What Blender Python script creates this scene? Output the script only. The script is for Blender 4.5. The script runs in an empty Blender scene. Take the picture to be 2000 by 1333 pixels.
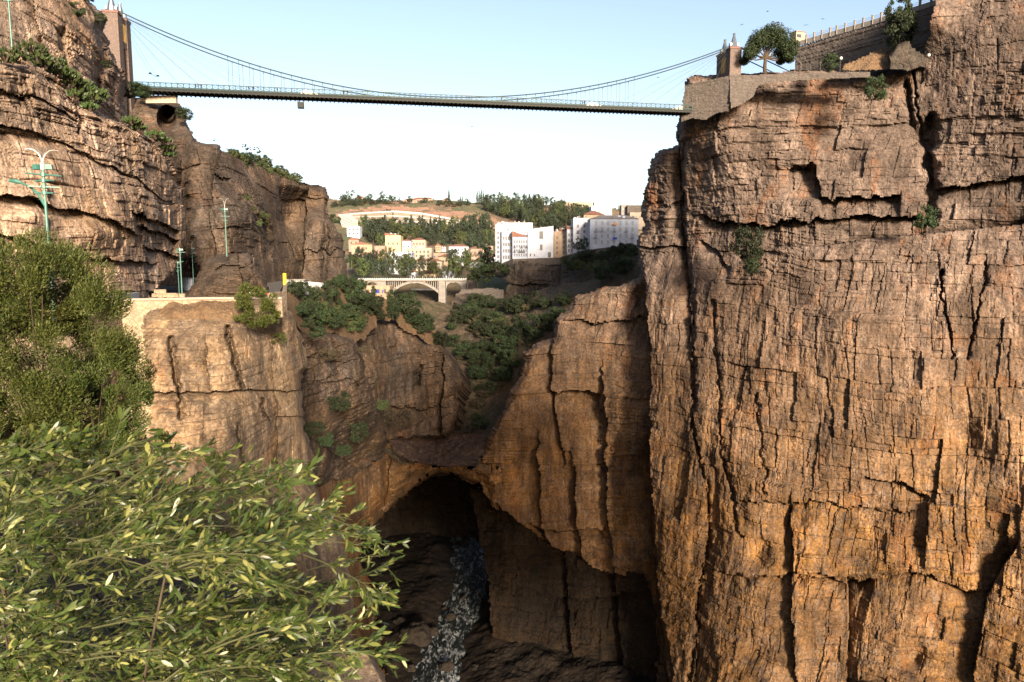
import bpy, bmesh, math, random
import numpy as np
from mathutils import Vector, Matrix
R = math.radians
random.seed(7)
scn = bpy.context.scene
# ------------------------------------------------------------------ camera
PITCH = math.atan(146.5/1333.0)
cam_d = bpy.data.cameras.new('camera'); cam = bpy.data.objects.new('camera', cam_d)
scn.collection.objects.link(cam); scn.camera = cam
cam_d.sensor_width = 36; cam_d.lens = 24.0
cam_d.clip_start = 0.05; cam_d.clip_end = 20000
cam.location = (0, 0, 0); cam.rotation_euler = (math.pi/2-PITCH, 0, 0)
cam_d.dof.use_dof = True; cam_d.dof.focus_distance = 90; cam_d.dof.aperture_fstop = 8
# ------------------------------------------------------------------ light
SUN_EL, SUN_AZ = 16.0, 163.0          # azimuth clockwise from +Y (the view direction)
EXPOSURE = 2.1
w = bpy.data.worlds.new('World'); scn.world = w; w.use_nodes = True
nt = w.node_tree; nt.nodes.clear()
sky = nt.nodes.new('ShaderNodeTexSky'); sky.sky_type = 'NISHITA'; sky.sun_disc = False
sky.sun_elevation = R(SUN_EL); sky.sun_rotation = R(SUN_AZ)
sky.air_density = 1.0; sky.dust_density = 2.6; sky.ozone_density = 0.8
bg = nt.nodes.new('ShaderNodeBackground'); bg.inputs['Strength'].default_value = 0.073
wo = nt.nodes.new('ShaderNodeOutputWorld')
wb = nt.nodes.new('ShaderNodeMix'); wb.data_type = 'RGBA'; wb.blend_type = 'MULTIPLY'; wb.inputs[0].default_value = 1; wb.inputs[7].default_value = (1.05, .97, .97, 1)
nt.links.new(sky.outputs[0], wb.inputs[6]); nt.links.new(wb.outputs[2], bg.inputs[0]); nt.links.new(bg.outputs[0], wo.inputs[0])
sun_d = bpy.data.lights.new('sun', 'SUN'); sun = bpy.data.objects.new('sun', sun_d)
scn.collection.objects.link(sun)
sun_d.energy = 5.0; sun_d.angle = R(11.0); sun_d.color = (1.0, 0.80, 0.58)
az, el = R(SUN_AZ), R(SUN_EL)
to_sun = Vector((math.sin(az)*math.cos(el), math.cos(az)*math.cos(el), math.sin(el)))
sun.rotation_euler = (-to_sun).to_track_quat('-Z', 'Y').to_euler()
scn.view_settings.view_transform = 'Standard'; scn.view_settings.look = 'None'
scn.view_settings.exposure = EXPOSURE; scn.view_settings.gamma = 1
scn.cycles.max_bounces = 6; scn.cycles.diffuse_bounces = 3; scn.cycles.transparent_max_bounces = 8
COL = scn.collection
# ------------------------------------------------------------------ helpers
F = 1333.0; CP, SP = math.cos(PITCH), math.sin(PITCH)
def P(px, py, Y):
    """world point seen at photo pixel (2000x1333) at distance Y along the view axis"""
    px = np.asarray(px, float); py = np.asarray(py, float); up = 666.5-py
    dy = F*CP+up*SP; dz = -F*SP+up*CP; dx = px-1000.0
    k = Y/dy
    return np.stack([dx*k, np.broadcast_to(Y, k.shape)*np.ones_like(k), dz*k], -1)
def PV(px, py, Y): return Vector(P(px, py, Y).tolist())
def Yz(py, z):
    """distance at which height z is seen on photo row py"""
    up = 666.5-py
    return z*(F*CP+up*SP)/(-F*SP+up*CP)
def M(Y): return Y/F                     # metres per photo pixel, roughly
def _h(ix, iy, iz, seed):
    ix = ix.astype(np.int64); iy = iy.astype(np.int64); iz = iz.astype(np.int64)
    h = (ix*374761393+iy*668265263+iz*1440662683+seed*974634777) & 0xffffffff
    h = ((h ^ (h >> 13))*1274126177) & 0xffffffff
    h = ((h ^ (h >> 15))*2246822519) & 0xffffffff
    return ((h ^ (h >> 16)) & 0xffffff)/float(0xffffff)
def hs(a, b=0, seed=0):
    a = np.asarray(a); b = np.broadcast_to(np.asarray(b), a.shape)
    return _h(a, b, np.zeros_like(a), seed)
def vn(x, y, z, seed=0):
    x = np.asarray(x, float); y = np.broadcast_to(np.asarray(y, float), x.shape); z = np.broadcast_to(np.asarray(z, float), x.shape)
    fx, fy, fz = np.floor(x), np.floor(y), np.floor(z)
    ux, uy, uz = x-fx, y-fy, z-fz
    ux = ux*ux*(3-2*ux); uy = uy*uy*(3-2*uy); uz = uz*uz*(3-2*uz)
    r = 0
    for a in (0, 1):
        for b in (0, 1):
            for c in (0, 1):
                r = r+_h(fx+a, fy+b, fz+c, seed)*(ux if a else 1-ux)*(uy if b else 1-uy)*(uz if c else 1-uz)
    return r*2-1
def fbm(x, y, z, o=4, seed=0, gain=.5):
    s = 0; a = 1; t = 0
    for i in range(o):
        s = s+a*vn(x, y, z, seed+i*13); t += a; a *= gain
        x = x*2.03+5.1; y = y*2.03+1.7; z = z*2.03+9.3
    return s/t
def n1(x, seed=0): return vn(x, np.zeros_like(x), np.zeros_like(x)+.5, seed)
def sstep(a, b, x):
    t = np.clip((x-a)/(b-a), 0, 1); return t*t*(3-2*t)
def blocks(s, t, ss, st, seed, jag=.5):
    s1 = s/ss; s1 = s1+1.0*n1(s1*.37, seed)+.25*n1(s1*1.3, seed+9)
    i = np.floor(s1); fs = s1-i
    t1 = t/st+hs(i, 0, seed+1)*37; t1 = t1+.9*vn(t1*.37, i, np.zeros_like(t1), seed+2)+.25*vn(t1*1.4, i, np.zeros_like(t1), seed+6)
    j = np.floor(t1); ft = t1-j
    off = _h(i, j, np.zeros_like(i), seed+3)-.5
    lay = hs(i, 0, seed+4)-.5
    tilt = (ft-.5)*(_h(i, j, np.ones_like(i), seed+5)-.5)
    gs = np.exp(-(np.minimum(fs, 1-fs)*ss/.16)**2)*sstep(-.1, .45, vn(t/st*.45, np.round(s1)*7.3, t*0, seed+7))*1.5
    gt = np.exp(-(np.minimum(ft, 1-ft)*st/.18)**2)*sstep(-.1, .4, vn(s/ss*.5, np.round(t1)*5.1, t*0, seed+8))*1.5
    return off+tilt, lay, gs, gt, fs
# ---- tagging
def tag(o, label, cat, group=None):
    o['label'] = label; o['category'] = cat
    if group: o['group'] = group
    return o
def struct(o, label=None):
    o['kind'] = 'structure'
    if label: o['label'] = label
    return o
def empty(name, loc, rz=0, parent=None):
    o = bpy.data.objects.new(name, None); COL.objects.link(o); o.location = loc; o.rotation_euler = (0, 0, rz)
    o.empty_display_size = .5
    if parent: o.parent = parent
    return o
def link(name, me, mat, parent=None, loc=(0, 0, 0), rz=0):
    if mat and not me.materials: me.materials.append(mat)
    o = bpy.data.objects.new(name, me); COL.objects.link(o); o.location = loc; o.rotation_euler = (0, 0, rz)
    if parent: o.parent = parent
    return o
def npmesh(name, V, Fq, smooth=False):
    """V (n,3) array, Fq (m,3|4) index array"""
    V = np.asarray(V, np.float32); Fq = np.asarray(Fq, np.int32); k = Fq.shape[1]
    me = bpy.data.meshes.new(name)
    me.vertices.add(len(V)); me.vertices.foreach_set('co', V.ravel())
    me.loops.add(Fq.size); me.loops.foreach_set('vertex_index', Fq.ravel())
    me.polygons.add(len(Fq)); me.polygons.foreach_set('loop_start', np.arange(len(Fq), dtype=np.int32)*k)
    me.polygons.foreach_set('loop_total', np.full(len(Fq), k, np.int32))
    me.polygons.foreach_set('use_smooth', np.full(len(Fq), smooth))
    me.update(calc_edges=True)
    return me
# ------------------------------------------------------------------ materials
MATS = {}
def nodes(name, rough=.9, spec=.2):
    m = bpy.data.materials.new(name); m.use_nodes = True; t = m.node_tree
    b = t.nodes['Principled BSDF']; b.inputs['Roughness'].default_value = rough
    b.inputs['Specular IOR Level'].default_value = spec
    MATS[name] = m
    return m, t, b
def N(t, kind, **kw):
    n = t.nodes.new(kind)
    for k, v in kw.items():
        if k in n.inputs.keys() if isinstance(k, str) else False: n.inputs[k].default_value = v
        else: setattr(n, k, v)
    return n
def mapped(t, scale, rot=(0, 0, 0), coord='Object'):
    tc = t.nodes.new('ShaderNodeTexCoord'); mp = t.nodes.new('ShaderNodeMapping')
    mp.inputs['Scale'].default_value = scale; mp.inputs['Rotation'].default_value = rot
    t.links.new(tc.outputs[coord], mp.inputs[0]); return mp.outputs[0]
def noise(t, vec, scale, detail=4, rough=.6, dist=0):
    n = t.nodes.new('ShaderNodeTexNoise'); n.inputs['Scale'].default_value = scale; n.inputs['Detail'].default_value = detail
    n.inputs['Roughness'].default_value = rough; n.inputs['Distortion'].default_value = dist
    t.links.new(vec, n.inputs['Vector']); return n.outputs['Fac']
def ramp(t, fac, stops):
    r = t.nodes.new('ShaderNodeValToRGB'); e = r.color_ramp.elements
    while len(e) < len(stops): e.new(.5)
    for i, (p, c) in enumerate(stops):
        e[i].position = p; c = c if isinstance(c, tuple) else (c, c, c); e[i].color = c+(1,)
    t.links.new(fac, r.inputs[0]); return r.outputs[0]
def mix(t, fac, a, b, mode='MIX'):
    m = t.nodes.new('ShaderNodeMix'); m.data_type = 'RGBA'; m.blend_type = mode
    for s, v in ((m.inputs[0], fac), (m.inputs[6], a), (m.inputs[7], b)):
        if isinstance(v, bpy.types.NodeSocket): t.links.new(v, s)
        elif isinstance(v, tuple): s.default_value = v+(1,)
        else: s.default_value = v
    return m.outputs[2]
def bump(t, b, h, strength=.5, dist=.2):
    n = t.nodes.new('ShaderNodeBump'); n.inputs['Strength'].default_value = strength; n.inputs['Distance'].default_value = dist
    t.links.new(h, n.inputs['Height']); t.links.new(n.outputs[0], b.inputs['Normal']); return n
ALB = .40; AG = .72
def rock_mat(name, base, warm, grey, pale, stain=(.075, .055, .045), zs=None, bs=.6, scale=1.0, streak=.45, alb=.58, pst=.5):
    """limestone: ochre and grey patches, pale fresh scars, dark vertical water streaks; zs=(z0,z1) ochre below, grey above"""
    m, t, b = nodes(name, .92, .15)
    alb *= ALB
    base, warm, grey, pale, stain = [tuple(alb*q for q in c_) for c_ in (base, warm, grey, pale, stain)]
    v = mapped(t, (1, 1, 1))
    big = noise(t, v, .035*scale, 5, .6, .6)
    c = mix(t, ramp(t, big, [(.42, 0.), (.56, 1.)]), base, warm)
    if zs:
        sep = t.nodes.new('ShaderNodeSeparateXYZ'); t.links.new(v, sep.inputs[0])
        mr = t.nodes.new('ShaderNodeMapRange'); mr.inputs[1].default_value = zs[0]; mr.inputs[2].default_value = zs[1]
        nn = t.nodes.new('ShaderNodeMath'); nn.operation = 'MULTIPLY_ADD'; nn.inputs[1].default_value = 40; nn.inputs[2].default_value = -20
        t.links.new(noise(t, v, .05*scale, 4), nn.inputs[0])
        ad = t.nodes.new('ShaderNodeMath'); t.links.new(sep.outputs[2], ad.inputs[0]); t.links.new(nn.outputs[0], ad.inputs[1])
        t.links.new(ad.outputs[0], mr.inputs[0])
        c = mix(t, mr.outputs[0], c, grey)
    else:
        c = mix(t, ramp(t, noise(t, v, .06*scale, 5, .65, .3), [(.42, 0.), (.6, .9)]), c, grey)
    # strata banding
    vs = mapped(t, (.05*scale, .05*scale, .9*scale), (R(4), R(3), 0))
    c = mix(t, ramp(t, noise(t, vs, 1.0, 4, .6), [(.35, .0), (.65, .5)]), c, mix(t, .5, c, pale))
    # vertical streaks
    vv = mapped(t, (.42*scale, .42*scale, .03*scale))
    st = ramp(t, noise(t, vv, 1.0, 6, .7, .2), [(.48, 0.), (.60, 1.)])
    c = mix(t, mix(t, streak, (0, 0, 0), st), c, stain)
    vv2 = mapped(t, (.9*scale, .9*scale, .075*scale))
    st2 = ramp(t, noise(t, vv2, 1.0, 6, .75, .6), [(.53, 0.), (.66, 1.)])
    c = mix(t, mix(t, pst, (0, 0, 0), st2), c, pale)
    rust = ramp(t, noise(t, mapped(t, (.12*scale, .12*scale, .05*scale)), 1.0, 6, .7, 1.0), [(.54, 0.), (.68, .5)])
    c = mix(t, rust, c, tuple(q*k_ for q, k_ in zip(warm, (1.0, .74, .62))))
    lich = ramp(t, noise(t, v, .28*scale, 7, .75, .8), [(.52, 0.), (.62, .7)])
    c = mix(t, lich, c, tuple(.55*q for q in grey))
    c = mix(t, .9, c, ramp(t, noise(t, mapped(t, (.10*scale, .10*scale, .06*scale)), 1.0, 8, .72, .4), [(.34, .45), (.5, .95), (.66, 1.75)]), 'MULTIPLY')
    # blotches of fine grain
    g = noise(t, v, 1.6*scale, 6, .75)
    c = mix(t, .85, c, ramp(t, g, [(.30, .30), (.5, .95), (.68, 1.6)]), 'MULTIPLY')
    t.links.new(c, b.inputs['Base Color'])
    hb = mix(t, .5, g, noise(t, v, 4.5*scale, 4, .7))
    bump(t, b, hb, bs, .35)
    return m
rock_mat('rock_right', (.44, .25, .11), (.54, .285, .09), (.33, .25, .215), (.52, .41, .33), zs=(-66, 6), streak=.5, alb=.58, pst=.85)
rock_mat('rock_left', (.44, .31, .23), (.50, .34, .22), (.27, .21, .18), (.66, .54, .42), scale=1.6, streak=.4, alb=1.12, pst=.3)
rock_mat('rock_buttress', (.42, .29, .18), (.50, .33, .18), (.29, .22, .17), (.62, .50, .36), scale=1.8, streak=.4, alb=.84)
rock_mat('rock_mid', (.24, .17, .125), (.31, .20, .12), (.18, .145, .125), (.38, .31, .25))
rock_mat('rock_grey', (.20, .17, .14), (.24, .18, .13), (.14, .12, .105), (.32, .28, .24))
rock_mat('rock_with_shade', (.035, .027, .02), (.045, .03, .02), (.025, .022, .02), (.07, .055, .04))  # gorge floor and cavern: deep shade is put into this near-black colour
def earth_mat(name, a, b_, c_, sc=.15, bs=.5):
    a, b_, c_ = [tuple(AG*q for q in w_) for w_ in (a, b_, c_)]
    m, t, b = nodes(name, .95, .1); v = mapped(t, (1, 1, 1))
    c = mix(t, ramp(t, noise(t, v, sc, 6, .7, .4), [(.4, 0.), (.6, 1.)]), a, b_)
    c = mix(t, ramp(t, noise(t, v, sc*6, 5, .7), [(.5, 0.), (.7, 1.)]), c, c_)
    t.links.new(c, b.inputs['Base Color']); bump(t, b, noise(t, v, sc*14, 5, .8), bs, .4); return m
earth_mat('scree', (.085, .062, .047), (.06, .052, .036), (.04, .048, .022), .08)
earth_mat('rubble', (.085, .05, .038), (.06, .04, .03), (.17, .13, .11), .5, .9)
earth_mat('dry_grass', (.14, .09, .055), (.10, .07, .045), (.20, .14, .08), .4)
earth_mat('hill_soil', (.085, .095, .055), (.17, .12, .085), (.08, .085, .05), .012)
earth_mat('red_soil', (.33, .19, .14), (.26, .17, .12), (.14, .12, .08), .03)
earth_mat('asphalt', (.10, .095, .09), (.13, .12, .11), (.08, .08, .08), .5)
# ------------------------------------------------------------------ rock sheets
def tps(ctrl):
    c = np.array(ctrl, float); X = c[:, :2]/500.; n = len(c)
    d = np.hypot(X[:, None, 0]-X[None, :, 0], X[:, None, 1]-X[None, :, 1])
    K = np.where(d > 0, d*d*np.log(d+1e-12), 0)+np.eye(n)*1e-3
    A = np.zeros((n+3, n+3)); A[:n, :n] = K; A[:n, n] = 1; A[:n, n+1:] = X; A[n, :n] = 1; A[n+1:, :n] = X.T
    wv = np.linalg.lstsq(A, np.r_[c[:, 2], 0, 0, 0], rcond=None)[0]
    lo, hi = c[:, 2].min(), c[:, 2].max()
    def f(px, py):
        x = px/500.; y = py/500.; r = wv[n]+wv[n+1]*x+wv[n+2]*y
        for i in range(n):
            dd = (x-X[i, 0])**2+(y-X[i, 1])**2+1e-12
            r = r+wv[i]*dd*.5*np.log(dd)
        return np.clip(r, lo*.85, hi*1.12)
    return f
def inpoly(px, py, poly):
    r = np.zeros(px.shape, bool); n = len(poly)
    for i in range(n):
        x1, y1 = poly[i]; x2, y2 = poly[(i+1) % n]
        if y1 == y2: continue
        c = ((y1 > py) != (y2 > py)) & (px < (x2-x1)*(py-y1)/(y2-y1)+x1)
        r ^= c
    return r
def dline(px, py, line):
    d = np.full(px.shape, 1e9)
    for (x1, y1), (x2, y2) in zip(line[:-1], line[1:]):
        vx, vy = x2-x1, y2-y1; L = vx*vx+vy*vy+1e-9
        k = np.clip(((px-x1)*vx+(py-y1)*vy)/L, 0, 1)
        d = np.minimum(d, np.hypot(px-x1-k*vx, py-y1-k*vy))
    return d
# features in photo pixels; each returns metres to push back (+) or forward (-)
def under(line, amt, fall, end=25, rough=3):      # a bed overhanging what lies below it
    xs_, ys_ = zip(*line)
    def f(px, py):
        yl = np.interp(px, xs_, ys_)+rough*np.round(2*vn(px/14, py*0, py*0, int(amt*10)))
        e = sstep(xs_[0]-end, xs_[0]+end, px)*(1-sstep(xs_[-1]-end, xs_[-1]+end, px))
        d = py-yl
        return amt*e*np.where(d > 0, np.exp(-d/fall), 0)
    return f
def shelf(line, amt, fall, end=25):              # what lies below the line juts out: a walkable step
    xs_, ys_ = zip(*line)
    def f(px, py):
        yl = np.interp(px, xs_, ys_); e = sstep(xs_[0]-end, xs_[0]+end, px)*(1-sstep(xs_[-1]-end, xs_[-1]+end, px))
        d = py-yl
        return amt*e*np.where(d < 0, np.exp(d/fall), 0)
    return f
def leftof(line, amt, fall, end=40, rough=3):      # rock left of an upright edge is set back
    xs_, ys_ = zip(*line)
    def f(px, py):
        xl = np.interp(py, ys_, xs_)+rough*vn(py/18, py*0, py*0, int(amt*7)); e = sstep(ys_[0]-end, ys_[0]+end, py)*(1-sstep(ys_[-1]-end, ys_[-1]+end, py))
        d = xl-px
        return amt*e*np.where(d > 0, np.exp(-d/fall), 0)
    return f
def rightof(line, amt, fall, end=40, rough=3):
    xs_, ys_ = zip(*line)
    def f(px, py):
        xl = np.interp(py, ys_, xs_)+rough*vn(py/18, py*0, py*0, int(amt*7)); e = sstep(ys_[0]-end, ys_[0]+end, py)*(1-sstep(ys_[-1]-end, ys_[-1]+end, py))
        d = px-xl
        return amt*e*np.where(d > 0, np.exp(-d/fall), 0)
    return f
def crack(line, amt, wd):
    def f(px, py):
        qx = px+2.5*vn(px/22, py/22, py*0, 5)+2.5*np.round(1.3*vn(px/9, py/9, py*0, 6))
        w_ = wd*(1+.6*vn(py/25, px/60, py*0, 9))
        return amt*np.exp(-(dline(qx, py, line)/w_)**2)
    return f
def blob(cx, cy, rx, ry, amt):
    def f(px, py):
        q = ((px-cx)/rx)**2+((py-cy)/ry)**2
        return amt*np.exp(-q*1.5)
    return f
def rocky(ang, tilt=0., big=1., mid=1., small=1., flute=1., rough=1., sc=1., seed=1, flutez=None, calm=None):
    """displacement in metres towards the viewer; beds, joints, flutes"""
    ca, sa = math.cos(ang), math.sin(ang)
    def f(B):
        x, y, z = B[..., 0]/sc, B[..., 1]/sc, B[..., 2]/sc
        t = x*ca+y*sa
        s = z+tilt*t+1.6*vn(t*.05, z*.03, x*0, seed)+.35*vn(t*.3, z*.2, x*0, seed+3)
        tw = t+.7*vn(z*.05, t*.06, x*0, seed+7)+.15*vn(z*.5, t*.4, x*0, seed+8)
        m1 = .5+.5*vn(t*.04, z*.06, x*0, seed+20); m2 = sstep(-.25, .35, vn(t*.05+9, z*.07, x*0, seed+21))
        o1, l1, g1, h1, f1 = blocks(s, tw, 6.5, 9., seed+30)
        o2, l2, g2, h2, f2 = blocks(s, tw, 2.1, 3.6, seed+40)
        o3, l3, g3, h3, f3 = blocks(s, tw, .75, 1.7, seed+50)
        d = big*(1.5*o1+1.1*l1-.5*g1*m1-.6*h1*m1+.5*(f1-.5)*l1)
        d = d+mid*(.55+.7*m2)*(.75*o2+.55*l2-.28*g2-.30*h2*m1)
        if calm is not None:
            cm = 1-calm[2]*(1-sstep(calm[0], calm[1], z*sc+14*vn(t*.03, z*.03, x*0, seed+81)))*sstep(-.5, .1, vn(t*.028, z*.02, x*0, seed+80))
            oA, lA, gA, hA, fA = blocks(s, tw, 19., 7.5, seed+84); oB, lB, gB, hB, fB = blocks(s, tw+.12*s, 8., 3.1, seed+88); oC, lC, gC, hC, fC = blocks(s, tw, 2.6, 1.1, seed+92)
            d = d*(.35+.65*cm)+(1-cm)*(2.2*oA+.5*lA+1.0*oB+.25*lB-.25*gB-.3*hB+.3*oC)
        else: cm = 1
        d = d+cm*small*(.35+.8*m2)*(.34*o3+.3*l3-.12*g3-.1*h3)
        # upright flutes and ribs, broken by the beds
        if flute:
            q = vn(tw*.10, z*.010, x*0, seed+60); q2 = vn(tw*.33+3, z*.05, x*0, seed+61)
            am = .35+.9*sstep(-.3, .4, vn(t*.06, z*.045, x*0, seed+62))
            fl = flute*(1.5*(1-2*np.abs(q))+.45*am*(1-2*np.abs(q2)))
            if flutez: fl = fl*(1-sstep(flutez[0], flutez[1], z*sc+6*m1))
            d = d+fl
        d = d+rough*(1.3*fbm(t*.09, y*.05, z*.09, 3, seed+70)+.42*fbm(t*.6, y*.3, z*.6, 4, seed+71, .6))
        return d*sc
    return f
def sheet(name, poly, ctrl, mat, ndir, disp, feats=(), sil=None, silr=(14, 6.), step=2.0, skirt=(0, 35, -6), jag=3., label=None, extra=None):
    pa = np.array(poly, float); x0, y0 = pa.min(0)-4; x1, y1 = pa.max(0)+4
    xs_ = np.arange(x0, x1, step); ys_ = np.arange(y0, y1, step)
    px, py = np.meshgrid(xs_, ys_)
    if jag:
        jx = px+jag*vn(px/11, py/11, px*0, 91)+jag*.5*np.round(1.5*vn(px/5, py/7, px*0, 92)); jy = py+jag*vn(px/13, py/9, px*0, 93)+jag*.4*np.round(1.5*vn(px/8, py/4, px*0, 94))
    else: jx, jy = px, py
    ins = inpoly(jx, jy, poly)
    Y = tps(ctrl)(px, py)
    for f in feats: Y = Y+f(px, py)
    if sil:
        d = dline(px, py, sil); Y = Y+silr[1]*np.clip(1-d/silr[0], 0, 1)**2
    B = P(px, py, Y)
    nd = np.array(Vector(ndir).normalized())
    if disp is not None:
        dd = disp(B)
        B = B+dd[..., None]*nd
    if extra: B = extra(B, px, py)
    q = ins[:-1, :-1] & ins[1:, :-1] & ins[:-1, 1:] & ins[1:, 1:]
    H, W = px.shape
    idx = np.arange(H*W).reshape(H, W)
    a, b, c, d_ = idx[:-1, :-1][q], idx[1:, :-1][q], idx[1:, 1:][q], idx[:-1, 1:][q]
    quads = np.stack([a, b, c, d_], 1)
    # border edges -> skirt
    qp = np.pad(q, 1)
    E = []
    t_ = q & ~qp[:-2, 1:-1]; E.append(np.stack([idx[:-1, 1:][t_], idx[:-1, :-1][t_]], 1))
    t_ = q & ~qp[2:, 1:-1]; E.append(np.stack([idx[1:, :-1][t_], idx[1:, 1:][t_]], 1))
    t_ = q & ~qp[1:-1, :-2]; E.append(np.stack([idx[:-1, :-1][t_], idx[1:, :-1][t_]], 1))
    t_ = q & ~qp[1:-1, 2:]; E.append(np.stack([idx[1:, 1:][t_], idx[:-1, 1:][t_]], 1))
    E = np.concatenate(E)
    V = B.reshape(-1, 3)
    if skirt is not None:
        bv = np.unique(E); m = {}
        remap = np.full(H*W, -1); remap[bv] = len(V)+np.arange(len(bv))
        sk = V[bv]*(1+skirt[1]/np.median(V[bv][:, 1]))+np.array((skirt[0], 0, skirt[2]), float)
        V = np.concatenate([V, sk])
        quads = np.concatenate([quads, np.stack([E[:, 1], E[:, 0], remap[E[:, 0]], remap[E[:, 1]]], 1)])
    used = np.unique(quads); rm = np.full(len(V), -1); rm[used] = np.arange(len(used))
    me = npmesh(name, V[used], rm[quads])
    o = link(name, me, MATS[mat]); struct(o, label)
    return o
def sheet_at(ctrl):                       # depth lookup on a sheet
    f = tps(ctrl); return lambda px, py: float(f(np.array([float(px)]), np.array([float(py)]))[0])
# unseen hill added behind and right of the camera to shade the gorge bottom
def _hill_added():
    ca, sa = -math.cos(az), math.sin(az)
    ys_ = np.arange(-260, -14, 6.); qs = np.arange(2, 121, 3.)
    Q, Yy = np.meshgrid(qs, ys_); X = (Q-sa*Yy)/ca
    e = sstep(4, 24, Q)*(1-sstep(104, 119, Q))
    Z = -60+(126+6*vn(Q*.08, Yy*.02, Q*0, 3))*e*sstep(-14, -60, Yy)
    H_, W_ = Q.shape; idx = np.arange(H_*W_).reshape(H_, W_)
    q = np.stack([idx[:-1, :-1], idx[:-1, 1:], idx[1:, 1:], idx[1:, :-1]], -1).reshape(-1, 4)
    struct(link('hill', npmesh('hill', np.stack([X, Yy, Z], -1).reshape(-1, 3), q), MATS['dry_grass']))
_hill_added()
# right-hand cliff
RC = [(925, 915), (938, 880), (950, 860), (965, 820), (985, 790), (1000, 760), (1018, 735), (1030, 690), (1040, 680), (1050, 668), (1080, 660), (1082, 622), (1110, 605), (1125, 578), (1180, 562), (1225, 552), (1248, 540), (1246, 500), (1240, 470), (1252, 440), (1250, 395), (1262, 350), (1270, 315), (1285, 290), (1318, 283), (1322, 250), (1330, 215), (1340, 150), (1425, 146), (1500, 142), (1640, 138), (1760, 132), (1800, 120), (1815, 60), (1825, 0), (1828, -40), (2060, -40), (2060, 1440), (1300, 1440), (1286, 1333), (1272, 1200), (1262, 1134), (1170, 1116), (1080, 1068), (1000, 1008), (942, 972), (938, 945)]
RCc = [(935, 920, 228), (1000, 760, 232), (1030, 1000, 226), (1000, 1333, 213), (1110, 600, 236), (1180, 700, 226), (1180, 1000, 214), (1150, 1333, 208), (1255, 480, 232), (1262, 330, 232), (1330, 220, 208), (1420, 150, 205), (1300, 600, 214), (1300, 1000, 198), (1300, 1333, 188), (1450, 300, 200), (1450, 700, 193), (1450, 1000, 184), (1450, 1333, 170),
       (1600, 200, 198), (1600, 420, 188), (1600, 700, 180), (1650, 1000, 174), (1650, 1333, 162), (1800, 150, 190), (1800, 420, 180), (1820, 700, 170), (1850, 1100, 162), (1850, 1333, 154), (2000, 50, 174), (2000, 300, 170), (2000, 600, 165), (2000, 1000, 155), (2000, 1333, 145), (2060, 0, 176), (2060, 600, 163), (2060, 1333, 143)]
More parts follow.
